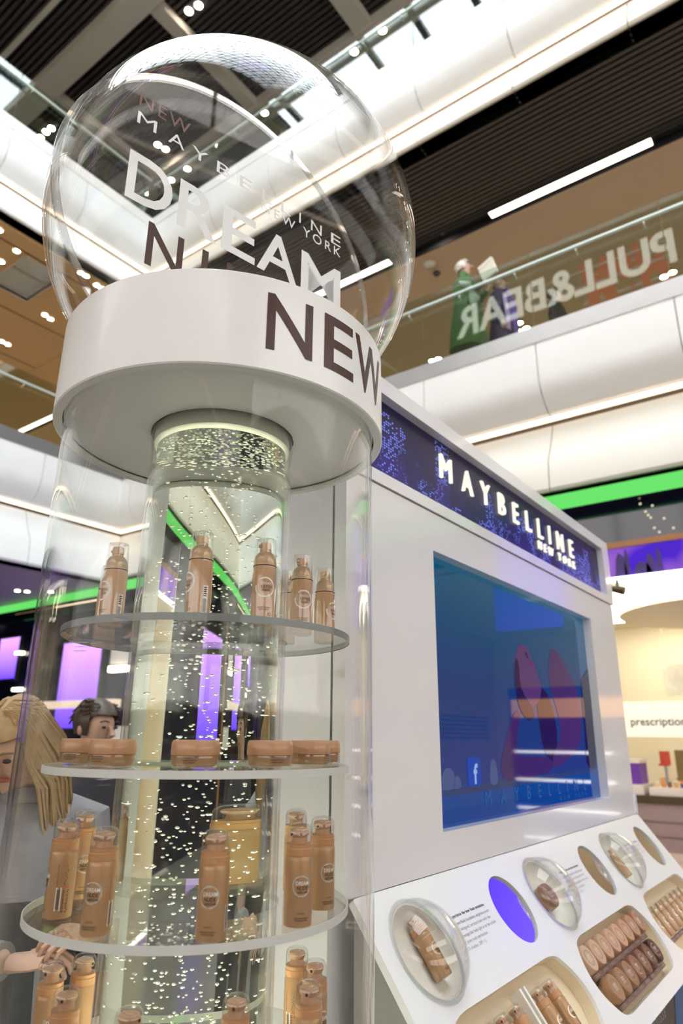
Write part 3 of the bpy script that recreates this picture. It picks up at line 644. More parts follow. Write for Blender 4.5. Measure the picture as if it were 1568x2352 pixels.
# ================================================================== products
M_can = principled('can_beige', (0.49, 0.285, 0.145), 0.33, 0.25, noise=0.03, nscale=80.0)
M_col = principled('can_collar', (0.54, 0.28, 0.125), 0.38, noise=0.02)
M_noz = principled('nozzle_peach', (0.58, 0.34, 0.21), 0.42, noise=0.03)
M_cap = clear('clear_cap', (0.93, 0.93, 0.92), 0.06, 0.7, 3.0)
M_ink = principled('ink_dark', (0.035, 0.02, 0.015), 0.5, noise=0.05)
M_inkw = principled('ink_white', (0.88, 0.86, 0.82), 0.45, noise=0.02)
M_inkr = principled('ink_orange', (0.7, 0.15, 0.04), 0.5, noise=0.05)
def cyl(m, r, z0): return m.map(lambda p: Vector(((r+p.z)*math.sin(p.x/r), -(r+p.z)*math.cos(p.x/r), z0+p.y)))
def annulus(r0, r1, seg=36):
    m = MB(); v = []; f = []
    for k in range(seg):
        a = 2*PI*k/seg; v += [(r0*math.cos(a), r0*math.sin(a), 0), (r1*math.cos(a), r1*math.sin(a), 0)]
    for k in range(seg):
        j = (k+1) % seg; f.append((2*k, 2*k+1, 2*j+1, 2*j))
    return m.add(v, f)
def centred(body, h, w, y, x=0, bold=0.0):
    t = text(body, h, w, bold, 2); wd = max(p[0] for p in t.v); t.v = [(p[0]-wd/2+x, p[1]+y, 0) for p in t.v]; return t
def bars(x0, x1, y0, y1, n, seed, vert=True):
    rnd = random.Random(seed); m = MB()
    for k in range(n):
        u0 = k/n; u1 = u0+rnd.uniform(0.25, 0.8)/n
        if vert: m.add([(x0+(x1-x0)*u0, y0, 0), (x0+(x1-x0)*u1, y0, 0), (x0+(x1-x0)*u1, y1, 0), (x0+(x1-x0)*u0, y1, 0)], [(0, 1, 2, 3)])
        else:
            xe = x1-(x1-x0)*rnd.uniform(0, 0.25); m.add([(x0, y0+(y1-y0)*u0, 0), (xe, y0+(y1-y0)*u0, 0), (xe, y0+(y1-y0)*(u0+0.5/n), 0), (x0, y0+(y1-y0)*(u0+0.5/n), 0)], [(0, 1, 2, 3)])
    return m
def build_can(capped=True):
    o = root('foundation_can', (0, 0, 0), 'x', 'can'); r = 0.0175
    b = part('body', MB().lathe([(0, 0.0005), (0.0155, 0.0), (0.0170, 0.0008), (r, 0.0022), (r, 0.0725), (0.0171, 0.0752), (0.0163, 0.0775), (0.0158, 0.0785)], 40), M_can, o, smooth=True)
    part('collar', MB().lathe([(0.0155, 0.0780), (0.0168, 0.0783), (0.0170, 0.0862), (0.0164, 0.0868), (0.0166, 0.0890), (0.0166, 0.0910), (0.0150, 0.0918), (0.0, 0.0918)], 40), M_col, o, smooth=True)
    nz = MB().lathe([(0.0105, 0.0918), (0.0100, 0.0955), (0.0095, 0.0985), (0.0112, 0.1010), (0.0125, 0.1045), (0.0112, 0.1075), (0.0060, 0.1090), (0, 0.1092)], 24)
    nz.tube([(-0.004, -0.004, 0.1030), (-0.0115, -0.006, 0.1025)], [0.0048, 0.0036], 10)
    n = part('nozzle', nz, M_noz, o, smooth=True)
    part('spout_hole', MB().tube([(-0.0113, -0.006, 0.1025), (-0.0122, -0.0063, 0.1025)], 0.0018, 8), M_ink, n)
    if capped:
        part('clear_cap', MB().lathe([(0.0150, 0.0905), (0.0164, 0.0905), (0.0163, 0.1040), (0.0152, 0.1092), (0.0122, 0.1128), (0.0070, 0.1147), (0, 0.1150)], 36), M_cap, o, smooth=True)
    pr = 0.0177
    part('logo_ring', cyl(annulus(0.0100, 0.0122), pr, 0.0455), principled('logo_silver', (0.78, 0.68, 0.56), 0.25, 0.6, noise=0.03), b, fix=False)
    m = centred('DREAM', 0.0042, 0.0165, 0.0010, 0.001, 0.01); part('print_dream', cyl(m, pr, 0.0455), M_inkw, b, fix=False)
    m = centred('NUDE', 0.0040, 0.0135, -0.0042, 0.001, 0.02); t = centred('AIRFOAM', 0.0028, 0.0135, -0.0082, 0.001, 0.015); m.add(t.v, t.f)
    t = centred('NEW', 0.0012, 0.003, 0.0068, -0.006); m.add(t.v, t.f)
    for bd, y, w in (('010 IVORY', -0.0305, 0.0095), ('AIR-INFUSED FOUNDATION', -0.0355, 0.018), ('NUDE PERFECT FINISH', -0.0380, 0.0155)):
        t = centred(bd, 0.0016, w, y, 0.0, 0.01); m.add(t.v, t.f)
    part('print_text', cyl(m, pr, 0.0455), M_ink, b, fix=False)
    # back: text column, barcode
    part('barcode_label', cyl(MB().add([(0.0215, 0.010, 0), (0.0285, 0.010, 0), (0.0285, 0.036, 0), (0.0215, 0.036, 0)], [(0, 1, 2, 3)]), pr, 0), M_inkw, b, fix=False)
    m = bars(0.0225, 0.0275, 0.012, 0.034, 22, 4, False); t = bars(0.0215, 0.0345, 0.038, 0.062, 16, 5, False); m.add(t.v, t.f)
    t = bars(0.030, 0.0385, 0.008, 0.034, 14, 6, False); m.add(t.v, t.f); part('barcode', cyl(m, 0.01775, 0), M_ink, b, fix=False)
    part('warning_mark', cyl(MB().add([(0.0310, 0.0350, 0), (0.0370, 0.0350, 0), (0.0370, 0.0372, 0), (0.0310, 0.0372, 0)], [(0, 1, 2, 3)]), 0.0178, 0), M_inkr, b, fix=False)
    return o
def face_cam(x, y, turn=0.0):
    """rotation that turns a product's front (local -y) to the shopper at the camera side"""
    return math.atan2(-y, -x) + PI/2 + R(turn)
CANP = build_can(True); CANP_used = False
def can_at(x, y, z, turn, label, group):
    global CANP_used
    o = CANP if not CANP_used else copy_tree(CANP); CANP_used = True
    o.location = (x, y, z+0.0005); o.rotation_euler = (0, 0, face_cam(x, y, turn)); tag(o, label, 'can', group)
    return o
G3 = 'foam cans on the tower shelves'
for x, y, t, lb in ((0.577, 0.873, -85, 'beige foam can turned to show its barcode, leftmost on the third shelf'), (0.559, 0.766, -28, 'beige foam can at the front left of the third shelf'), (0.627, 0.646, -14, 'beige foam can standing alone at the front centre of the third shelf'),
        (0.736, 0.609, 14, 'beige foam can with its full logo, right of the column on the third shelf'), (0.823, 0.640, 34, 'beige foam can at the right rim of the third shelf'), (0.655, 0.949, 20, 'beige foam can behind the two left front cans of the third shelf'),
        (0.882, 0.737, 60, 'darker capped foam can behind the right pair on the third shelf'), (0.80, 0.970, 40, 'foam can behind the bubble column, left, third shelf'), (0.875, 0.915, 150, 'foam can behind the bubble column, right, third shelf')):
    can_at(x, y, 1.281, t, lb, G3)
for x, y, t, lb in ((0.630, 0.948, 25, 'foam can at the far left of the lowest shelf'), (0.586, 0.845, 40, 'foam can nearest the left edge of the lowest shelf'), (0.679, 0.947, 120, 'foam can showing its back print beside the column on the lowest shelf'), (0.591, 0.731, 120, 'foam can whose cap just rises over the lower picture edge left of centre'),
        (0.695, 0.666, 50, 'foam can whose cap rises over the lower picture edge at the column'), (0.891, 0.736, -120, 'foam can with back print, rear right of the lowest shelf'), (0.859, 0.677, 40, 'foam can at the right rim of the lowest shelf'), (0.784, 0.627, 50, 'foam can in front at the right of the lowest shelf')):
    can_at(x, y, 1.094, t, lb, G3)

def build_bottle():
    o = root('pump_bottle', (0, 0, 0), 'x', 'bottle'); r = 0.0175
    b = part('body', MB().lathe([(0, 0.001), (0.0150, 0.0), (0.0166, 0.0012), (0.0172, 0.005), (0.0177, 0.040), (0.0175, 0.070), (0.0170, 0.083), (0.0165, 0.0858)], 40), principled('bottle_beige', (0.56, 0.34, 0.19), 0.16, noise=0.02, coat=0.8), o, smooth=True)
    pp = part('pump', MB().lathe([(0.0160, 0.0860), (0.0166, 0.0866), (0.0164, 0.0925), (0.0150, 0.1000), (0.0115, 0.1055), (0.0085, 0.1075), (0.0080, 0.1100), (0.0085, 0.1105), (0.0085, 0.1190), (0.0078, 0.1215), (0, 0.1220)], 32), principled('pump_gold', (0.66, 0.46, 0.30), 0.28, 0.45, noise=0.02), o, smooth=True)
    part('spout', MB().tube([(-0.004, -0.003, 0.1165), (-0.0105, -0.004, 0.1162)], [0.0034, 0.0026], 8), MATS['pump_gold'], pp, smooth=True)
    part('seam_line', MB().lathe([(0.0163, 0.0853), (0.0172, 0.0853), (0.0172, 0.0863), (0.0163, 0.0863)], 32), M_ink, b)
    part('clear_cap', MB().lathe([(0.0166, 0.0880), (0.0168, 0.0880), (0.0150, 0.1245), (0.0143, 0.1268), (0.0, 0.1272)], 32), M_cap, o, smooth=True)
    pr = 0.0180
    rg = annulus(0.0125, 0.0148); rg.f = [q for i, q in enumerate(rg.f) if not 12 < i < 17]
    part('logo_ring', cyl(rg, pr, 0.053), M_inkw, b, fix=False)
    m = centred('DREAM', 0.0038, 0.0155, 0.0035, 0.002); part('print_dream', cyl(m, pr, 0.053), M_inkw, b, fix=False)
    m = centred('SATIN', 0.0036, 0.0155, -0.0012, 0.002); t = centred('liquid', 0.0036, 0.0110, -0.0058, 0.002, 0.02); m.add(t.v, t.f)
    for bd, y, w in (('AIR-WHIPPED FOUNDATION', -0.0300, 0.020), ('PERFECT FINISH', -0.0330, 0.014)):
        t = centred(bd, 0.0018, w, y, 0.0, 0.01); m.add(t.v, t.f)
    t = annulus(0.0016, 0.0022, 16); t.v = [(p[0]+0.008, p[1]-0.0385, 0) for p in t.v]; m.add(t.v, t.f)
    part('print_text', cyl(m, pr, 0.053), M_ink, b, fix=False)
    part('barcode_label', cyl(MB().add([(0.027, 0.010, 0), (0.0345, 0.010, 0), (0.0345, 0.048, 0), (0.027, 0.048, 0)], [(0, 1, 2, 3)]), pr, 0), M_inkw, b, fix=False)
    m = bars(0.0278, 0.0338, 0.011, 0.030, 18, 9, False); t = bars(0.0278, 0.0338, 0.033, 0.047, 5, 10, False); m.add(t.v, t.f); part('barcode', cyl(m, 0.01805, 0), M_ink, b, fix=False)
    return o
BOT = build_bottle()
first = True
for x, y, t, lb in ((0.604, 0.870, -62, 'pump bottle at the left of the top shelf'), (0.687, 1.004, 150, 'pump bottle hidden behind the left one on the top shelf'), (0.636, 0.719, -68, 'pump bottle in front of the bubble column on the top shelf'),
        (0.715, 0.670, 4, 'pump bottle with its whole round logo, right of centre on the top shelf'), (0.816, 0.683, 10, 'pump bottle second from the right on the top shelf'), (0.912, 0.712, 55, 'small looking pump bottle at the right end of the top shelf'), (0.884, 0.775, -120, 'pump bottle partly hidden behind the second from right on the top shelf')):
    o = BOT if first else copy_tree(BOT); first = False
    o.location = (x, y, 1.6500); o.rotation_euler = (0, 0, face_cam(x, y, t)); tag(o, lb, 'bottle', 'pump bottles on the top shelf')

def build_pot(r=0.0305, h=0.034):
    o = root('foundation_pot', (0, 0, 0), 'x', 'pot'); k = r/0.0305; q = h/0.034
    part('glass_base', MB().lathe([(0, 0), (0.0275*k, 0.0), (0.0295*k, 0.0015*q), (0.0305*k, 0.008*q), (0.0300*k, 0.0150*q), (0.0285*k, 0.0165*q)], 40), M_cap, o, smooth=True)
    part('cream', MB().lathe([(0, 0.0025*q), (0.0265*k, 0.0025*q), (0.0282*k, 0.006*q), (0.0280*k, 0.0160*q), (0, 0.0160*q)], 32), principled('pot_cream', (0.50, 0.29, 0.15), 0.4, noise=0.03), o, smooth=True)
    l = part('lid', MB().lathe([(0.0280*k, 0.0165*q), (0.0300*k, 0.0168*q), (0.0306*k, 0.0190*q), (0.0300*k, 0.0300*q), (0.0285*k, 0.0335*q), (0.0265*k, 0.0340*q), (0.0180*k, 0.0322*q), (0, 0.0312*q)], 40), principled('pot_lid', (0.56, 0.30, 0.16), 0.3, noise=0.03, coat=0.3), o, smooth=True)
    part('seam_line', MB().lathe([(0.0283*k, 0.0160*q), (0.0303*k, 0.0160*q), (0.0303*k, 0.0168*q), (0.0283*k, 0.0168*q)], 32), M_col, l)
    m = centred('FOUNDATION', 0.0018, 0.016, 0.0, 0.0, 0.01); t = centred('DREAM MATTE MOUSSE', 0.0016, 0.018, -0.0030, 0.0, 0.01); m.add(t.v, t.f); t = centred('AIR-SOFT MATTE', 0.0016, 0.014, -0.0058, 0.0, 0.01); m.add(t.v, t.f)
    part('print_text', cyl(m, 0.0309*k, 0.0125*q), M_ink, o, fix=False)
    return o
POT = build_pot(); first = True
for x, y, t, lb in ((0.603, 0.900, -30, 'low brown pot at the left end of the middle shelf'), (0.580, 0.798, -38, 'low brown pot second from the left on the middle shelf'), (0.775, 0.975, 60, 'low brown pot behind the column on the middle shelf'), (0.627, 0.693, -12, 'low brown pot at the front centre of the middle shelf'),
        (0.716, 0.647, 20, 'low brown pot right of the column on the middle shelf'), (0.808, 0.655, 70, 'low brown pot second from the right on the middle shelf'), (0.893, 0.700, 10, 'low brown pot at the right end of the middle shelf')):
    o = POT if first else copy_tree(POT); first = False
    o.location = (x, y, 1.4619); o.rotation_euler = (0, 0, face_cam(x, y, t)); tag(o, lb, 'pot', 'pots on the middle shelf')

# ================================================================== the kiosk
ki = root('promotion_kiosk', (2.07, 0.9, 0), 'white promotion kiosk with lit header, big screen and sloping tester counter', 'kiosk')
M_pan = principled('kiosk_white', (0.87, 0.855, 0.885), 0.13, noise=0.01, nscale=3.0, coat=0.35)
M_ctr = principled('counter_white', (0.86, 0.86, 0.88), 0.22, noise=0.01, nscale=3.0, coat=0.2)
KY = 0.80
def xz(m, y): return m.map(lambda p: Vector((p.x, y+p.z, p.y)))
def rect(x0, x1, z0, z1, r=0.0, n=5):
    if not r: return [(x0, z0), (x1, z0), (x1, z1), (x0, z1)]
    o = []
    for cx, cz, a0 in ((x1-r, z0+r, -90), (x1-r, z1-r, 0), (x0+r, z1-r, 90), (x0+r, z0+r, 180)):
        o += [(cx+r*math.cos(R(a0+90*i/n)), cz+r*math.sin(R(a0+90*i/n))) for i in range(n+1)]
    return o
def wall_loop(loop, z0, z1):
    m = MB(); n = len(loop)
    return m.add([(p[0], p[1], z0) for p in loop]+[(p[0], p[1], z1) for p in loop], [(i, (i+1) % n, n+(i+1) % n, n+i) for i in range(n)])
so, si = rect(1.093, 3.025, 1.2275, 2.046, 0.012), rect(1.462, 2.702, 1.304, 1.947)
m = plate_holes(so, [si]); q = wall_loop(so, 0, 0.03); m.add(q.v, q.f); q = wall_loop(si, 0, 0.034); m.add(q.v, q.f)
fp = wpart('front_panel', xz(m, KY), M_pan, ki)
so, si = rect(1.093, 3.046, 2.050, 2.327, 0.010), rect(1.13, 2.965, 2.080, 2.285)
m = plate_holes(so, [si]); q = wall_loop(so, 0, 0.05); m.add(q.v, q.f); q = wall_loop(si, 0, 0.03); m.add(q.v, q.f)
hf = wpart('header_frame', xz(m, KY-0.004), M_pan, ki)
wpart('cabinet_body', MB().box(1.094, 3.02, KY+0.0365, 1.03, 0.0, 2.322), M_pan, ki)
wpart('side_trim', MB().box(3.025, 3.045, KY-0.004, KY+0.03, 1.2275, 1.30), M_pan, ki)
# header print: a city of lit windows at night, backlit
def city():
    m = bpy.data.materials.new('night_city_print'); m.use_nodes = True; nt = m.node_tree; N = nt.nodes; L = nt.links; N.remove(N['Principled BSDF'])
    tc = N.new('ShaderNodeTexCoord'); sp = N.new('ShaderNodeSeparateXYZ'); L.new(tc.outputs['Object'], sp.inputs[0])
    def M(op, a, b=None, c=None):
        n = N.new('ShaderNodeMath'); n.operation = op
        for i, x in enumerate((a, b, c)):
            if x is None: continue
            if isinstance(x, (int, float)): n.inputs[i].default_value = x
            else: L.new(x, n.inputs[i])
        return n.outputs[0]
    x, z = sp.outputs['X'], sp.outputs['Z']
    wx, wz = M('MULTIPLY', x, 105), M('MULTIPLY', z, 150)
    cx = N.new('ShaderNodeCombineXYZ'); L.new(M('FLOOR', wx), cx.inputs[0]); L.new(M('FLOOR', wz), cx.inputs[1])
    wn = N.new('ShaderNodeTexWhiteNoise'); L.new(cx.outputs[0], wn.inputs['Vector'])
    lit = M('GREATER_THAN', wn.outputs['Value'], 0.5)
    win = M('MULTIPLY', M('GREATER_THAN', M('FRACT', wx), 0.35), M('GREATER_THAN', M('FRACT', wz), 0.4))
    bx = N.new('ShaderNodeCombineXYZ'); L.new(M('FLOOR', M('MULTIPLY', x, 13)), bx.inputs[0])
    bn = N.new('ShaderNodeTexWhiteNoise'); L.new(bx.outputs[0], bn.inputs['Vector'])
    tall = M('LESS_THAN', M('SUBTRACT', z, 0.0), M('MULTIPLY_ADD', bn.outputs['Value'], 0.21, -0.10))
    n2 = N.new('ShaderNodeTexNoise'); n2.inputs['Scale'].default_value = 9; n2.inputs['Detail'].default_value = 3; L.new(tc.outputs['Object'], n2.inputs['Vector'])
    patch = M('SMOOTH_MIN', M('MULTIPLY', M('MAXIMUM', M('SUBTRACT', n2.outputs['Fac'], 0.42), 0.0), 11.0), 1.0, 0.1)
    w = M('MULTIPLY', M('MULTIPLY', lit, win), M('MULTIPLY', tall, patch))
    glow = M('MULTIPLY', M('MULTIPLY', M('MULTIPLY_ADD', z, -5.0, 0.40), n2.outputs['Fac']), M('MULTIPLY_ADD', bn.outputs['Value'], 1.2, 0.25))
    c1 = N.new('ShaderNodeMix'); c1.data_type = 'RGBA'; c1.inputs[6].default_value = (0.008, 0.005, 0.022, 1); c1.inputs[7].default_value = (0.035, 0.016, 0.27, 1); L.new(glow, c1.inputs[0])
    c2 = N.new('ShaderNodeMix'); c2.data_type = 'RGBA'; L.new(c1.outputs[2], c2.inputs[6]); c2.inputs[7].default_value = (0.16, 0.22, 0.85, 1); L.new(w, c2.inputs[0])
    p = N.new('ShaderNodeBsdfPrincipled'); p.inputs['Base Color'].default_value = (0.01, 0.01, 0.02, 1); p.inputs['Roughness'].default_value = 0.25
    L.new(c2.outputs[2], p.inputs['Emission Color']); p.inputs['Emission Strength'].default_value = 1.0
    p.inputs['Specular IOR Level'].default_value = 0.15
    L.new(p.outputs[0], N['Material Output'].inputs[0]); return m
hb = wpart('header_print', MB().box(1.13, 2.965, KY+0.021, KY+0.026, 2.080, 2.285).map(lambda p: p), city(), ki)
# centre the print's own coordinates on the band
for v in hb.data.vertices: v.co.z -= (2.18); 
hb.location.z += 2.18
M_let = emitter('lit_letter', (1.0, 0.95, 0.82), 1.0)
def thick_text(body, h, w, x, z, y, bold, th=0.008):
    t = text(body, h, w, bold, 4); n = len(t.v)
    me = MB(); me.v = [(p[0]+x, y, p[1]+z) for p in t.v]+[(p[0]+x, y+th, p[1]+z) for p in t.v]
    from collections import Counter
    ec = Counter(); 
    for f in t.f:
        for i in range(len(f)): ec[(f[i], f[(i+1) % len(f)])] += 1
    me.f = [tuple(f) for f in t.f] + [(b, a, a+n, b+n) for (a, b) in ec if (b, a) not in ec]
    return me
wletters(thick_text('MAYBELLINE', 0.0690, 1.079, 1.547, 2.1745, KY+0.012, 0.0), M_let, hf)
wletters(thick_text('NEW YORK', 0.0285, 0.380, 2.251, 2.1320, KY+0.012, 0.0), M_let, hf)
# the screen
def screen_glass():
    m = bpy.data.materials.new('kiosk_screen'); m.use_nodes = True; nt = m.node_tree; N = nt.nodes; L = nt.links; p = N['Principled BSDF']
    tc = N.new('ShaderNodeTexCoord'); sp = N.new('ShaderNodeSeparateXYZ'); L.new(tc.outputs['Generated'], sp.inputs[0])
    cr = N.new('ShaderNodeValToRGB'); e = cr.color_ramp.elements
    e[0].position = 0.0; e[0].color = (0.0, 0.045, 0.22, 1); e[1].position = 1.0; e[1].color = (0.0, 0.075, 0.145, 1)
    a = e.new(0.13); a.color = (0.0, 0.05, 0.22, 1); a = e.new(0.16); a.color = (0.012, 0.032, 0.16, 1); a = e.new(0.5); a.color = (0.002, 0.032, 0.14, 1)
    L.new(sp.outputs['Z'], cr.inputs[0]); L.new(cr.outputs[0], p.inputs['Emission Color']); p.inputs['Emission Strength'].default_value = 1.0
    p.inputs['Base Color'].default_value = (0.004, 0.006, 0.01, 1); p.inputs['Roughness'].default_value = 0.03; p.inputs['Specular IOR Level'].default_value = 0.38
    return m
sc_ = wpart('screen', MB().box(1.45, 2.72, KY+0.030, KY+0.036, 1.295, 1.955), screen_glass(), ki)
def pic(name, pts, col, s=1.0, y=0.0295, smooth=1):
    p = chaikin(pts, smooth) if smooth else pts
    p = [(a-0.004, b-0.003) for a, b in p]
    m = MB(); n = len(p); m.add([(a, KY+y, b) for a, b in p], [tuple(range(n))])
    mt = principled('pic_%s' % (name+str(col)), tuple(c*0.15 for c in col), 0.04, emit=col, estr=s, noise=0.02, spec=0.38)
    return wpart(name, m, mt, sc_, fix=False)
skin, hair_c = (0.046, 0.018, 0.092), (0.014, 0.006, 0.042)
pic('picture_sea', [(1.47, 1.31), (2.70, 1.31), (2.70, 1.345), (1.47, 1.345)], (0.0, 0.04, 0.2), smooth=0)
pic('picture_town', [(1.47, 1.375), (1.53, 1.385), (1.60, 1.39), (1.70, 1.39), (1.83, 1.40), (2.4, 1.40), (2.70, 1.41), (2.70, 1.40), (2.2, 1.385), (1.8, 1.375)], (0.02, 0.04, 0.12), smooth=1)
for x, w, h in ((1.555, 0.035, 0.05), (1.60, 0.02, 0.03), (1.81, 0.025, 0.065), (1.515, 0.015, 0.02)):
    pic('picture_dome', [(x-w, 1.388), (x+w, 1.388), (x+w, 1.388+h*0.5), (x+w*0.6, 1.388+h*0.9), (x, 1.388+h), (x-w*0.6, 1.388+h*0.9), (x-w, 1.388+h*0.5)], (0.045, 0.075, 0.19), y=0.0292, smooth=1)
pic('picture_torso', [(2.15, 1.66), (2.24, 1.66), (2.30, 1.60), (2.32, 1.50), (2.26, 1.42), (2.18, 1.47), (2.16, 1.56)], hair_c, y=0.0293)
pic('picture_arm', [(2.303, 1.785), (2.352, 1.803), (2.408, 1.781), (2.477, 1.731), (2.55, 1.687), (2.575, 1.60), (2.56, 1.52), (2.50, 1.47), (2.40, 1.44), (2.258, 1.415), (2.25, 1.45), (2.36, 1.52), (2.33, 1.60), (2.27, 1.68)], skin, y=0.0291)
pic('picture_arm', [(1.991, 1.590), (1.93, 1.54), (1.885, 1.48), (1.857, 1.44), (1.862, 1.405), (1.90, 1.39), (2.05, 1.395), (2.258, 1.410), (2.24, 1.45), (2.10, 1.455), (1.965, 1.458), (1.985, 1.52), (2.02, 1.57)], (0.038, 0.015, 0.088), y=0.0290)
pic('picture_head', [(2.012, 1.750), (2.04, 1.778), (2.065, 1.786), (2.10, 1.782), (2.125, 1.770), (2.140, 1.745), (2.165, 1.72), (2.185, 1.69), (2.21, 1.66), (2.17, 1.61), (2.10, 1.60), (2.03, 1.62), (1.992, 1.66), (1.990, 1.71)], (0.068, 0.027, 0.11), y=0.0288)
pic('picture_hair', [(1.990, 1.690), (2.01, 1.745), (2.035, 1.72), (2.03, 1.66), (2.07, 1.62), (2.12, 1.60), (2.13, 1.565), (2.07, 1.555), (2.02, 1.585), (1.995, 1.63)], hair_c, y=0.0286)
pic('picture_face', [(2.085, 1.762), (2.100, 1.766), (2.112, 1.752), (2.108, 1.742), (2.096, 1.748)], hair_c, y=0.0285, smooth=1)
pic('picture_lips', [(2.128, 1.742), (2.146, 1.738), (2.154, 1.724), (2.142, 1.722), (2.130, 1.731)], (0.11, 0.01, 0.06), y=0.0285, smooth=1)
pic('picture_dark_dress', [(2.745, 1.782), (2.66, 1.74), (2.60, 1.704), (2.596, 1.583), (2.59, 1.49), (2.575, 1.411), (2.70, 1.40), (2.702, 1.60)], (0.004, 0.006, 0.03), y=0.0289)
ic = pic('picture_icon', rect(1.657, 1.730, 1.391, 1.459, 0.010), (0.0, 0.045, 0.34), y=0.0286, smooth=0)
t = text('f', 0.046, 0.024, 0.03, 3); t.v = [(p[0]+1.684, KY+0.0281, p[1]+1.394) for p in t.v]; wpart('icon_letter', t, emitter('icon_white', (0.35, 0.5, 0.8), 0.8), ic, fix=False)
t = text('MAYBELLINE', 0.036, 0.80, 0.0, 3); t.v = [(p[0]+1.745, KY+0.0281, p[1]+1.337) for p in t.v]; wletters(t, emitter('screen_text', (0.045, 0.10, 0.30), 0.9), sc_)
t = text('NEW YORK', 0.014, 0.26, 0.0, 3); t.v = [(p[0]+2.285, KY+0.0281, p[1]+1.317) for p in t.v]; wletters(t, MATS['screen_text'], sc_)

# sloping tester counter: local frame (X along, s down the slope, n out of it)
TH = R(52.5); HC = Vector((0, KY, 1.226)); SD = Vector((0, -math.cos(TH), -math.sin(TH))); SN = Vector((0, -math.sin(TH), math.cos(TH)))
def CP(x, s, n=0.0): return Vector((x, 0, 0)) + HC + SD*s + SN*n
def slope(m): return m.map(lambda p: CP(p.x, p.y, p.z))
def circ(cx, cy, r, n=48): return [(cx+r*math.cos(2*PI*k/n), cy+r*math.sin(2*PI*k/n)) for k in range(n)]
def tray_loop(xc):
    side = [(0.235+0.052*(1-((s-0.314)/0.088)**2), s) for s in [0.226+0.176*i/6 for i in range(7)]]
    p = [(xc-0.12, 0.226), (xc+0.12, 0.226)] + [(xc+a, s) for a, s in side] + [(xc+0.12, 0.402), (xc-0.12, 0.402)] + [(xc-a, s) for a, s in reversed(side)]
    return chaikin(p, 2)
MX = [1.651, 2.269, 2.889]; DX = [1.253, 1.874, 2.506]; TX = [1.462, 2.082, 2.700]
out = rect(1.12, 3.043, 0.0, 0.44, 0.006)
holes = [circ(x, 0.1155, 0.0757) for x in MX] + [circ(x, 0.1185, 0.082) for x in DX] + [tray_loop(x) for x in TX]
m = plate_holes(out, holes)
for l in holes: q = wall_loop(l, 0, -0.008); m.add(q.v, q.f)
q = wall_loop(out, 0, -0.014); m.add(q.v, q.f)
cp = wpart('counter_panel', slope(m), M_ctr, ki)
M_mirror = principled('round_mirror', (0.93, 0.93, 0.93), 0.015, 1.0, noise=0.01)
M_dish = principled('cream_dish', (0.90, 0.87, 0.80), 0.35, noise=0.02, coat=0.3)
M_trayc = principled('cream_tray', (0.80, 0.68, 0.48), 0.35, noise=0.02, coat=0.3)
M_dome = clear('clear_dome', (0.95, 0.95, 0.94), 0.03, 0.5, 3.2)
for i in range(3):
    wpart('mirror', slope(plate_holes(circ(MX[i], 0.1155, 0.0755), []).map(lambda p: Vector((p.x, p.y, -0.005)))), M_mirror, ki)
    x = DX[i]; at = lambda mm: slope(mm.map(lambda p: Vector((x+p.x, 0.1185+p.y, p.z))))
    wpart('dish', at(MB().lathe([(0.0, -0.030), (0.055, -0.030), (0.070, -0.024), (0.079, -0.012), (0.0819, -0.0005)], 48)), M_dish, ki, smooth=True)
    dm = MB().lathe([(0.089*math.cos(R(a)), 0.001+0.064*math.sin(R(a))) for a in range(0, 90, 6)]+[(0, 0.065)], 64)
    d2 = MB().lathe([(0.0865*math.cos(R(a)), 0.001+0.0615*math.sin(R(a))) for a in range(0, 90, 6)]+[(0, 0.0625)], 64); dm.add(d2.v, d2.f)
    dome = wpart('dome_cover', at(dm), M_dome, ki, smooth=True, fix=False)
    wpart('dome_rim', at(MB().lathe([(0.085, 0.0005), (0.0935, 0.0005), (0.0935, 0.003), (0.085, 0.003), (0.085, 0.0005)], 64)), M_dome, dome, smooth=True)
    lp = tray_loop(TX[i]); q = wall_loop(lp, -0.008, -0.036); q2 = plate_holes([(TX[i]+(a-TX[i])*0.999, 0.314+(b-0.314)*0.999) for a, b in lp], []).map(lambda p: Vector((p.x, p.y, -0.036))); q.add(q2.v, q2.f)
    wpart('tray', slope(q), M_trayc, ki, smooth=False)
    # printed paragraph beside the dome
    lines = [('Experience the new foam sensation.', 0.088, 0.155, 0.018), ('Dream Nude foundation, weightless touch', 0.102, 0.158, 0.0), ('air whipped, aerated foam with the', 0.114, 0.150, 0.0), ('coverage that feels light as air for a look', 0.126, 0.160, 0.0), ('of pure nude perfection.', 0.138, 0.105, 0.0), ('10 shades, SPF 15', 0.150, 0.080, 0.0)]
    for j, (b, s, w, bo) in enumerate(lines):
        t = text(b, 0.0062, w, bo, 2); t.v = [(p[0]+x+0.130, s-p[1], 0.0006) for p in t.v]
        wpart('printed_line', slope(t), M_ink if j == 0 else principled('ink_grey', (0.30, 0.30, 0.32), 0.5, noise=0.02), cp, fix=False)
M_strip = principled('brown_label_strip', (0.20, 0.12, 0.10), 0.4, noise=0.1, nscale=60)
for x0, x1, s in ((1.85, 2.33, 0.3095), (1.88, 2.31, 0.384), (2.47, 2.94, 0.362)):
    st = wpart('label_strip', slope(MB().box(x0, x1, s-0.0055, s+0.0055, -0.030, -0.018)), M_strip, ki)
    m = MB()
    for k in range(8):
        b = bars(x0+0.01+k*(x1-x0)/8, x0+0.045+k*(x1-x0)/8, s-0.003, s+0.003, 2, k, False); b.v = [(p[0], p[1], -0.0175) for p in b.v]; m.add(b.v, b.f)
    wpart('strip_print', slope(m), principled('strip_print', (0.42, 0.30, 0.27), 0.5, noise=0.05), st, fix=False)['kind'] = 'stuff'
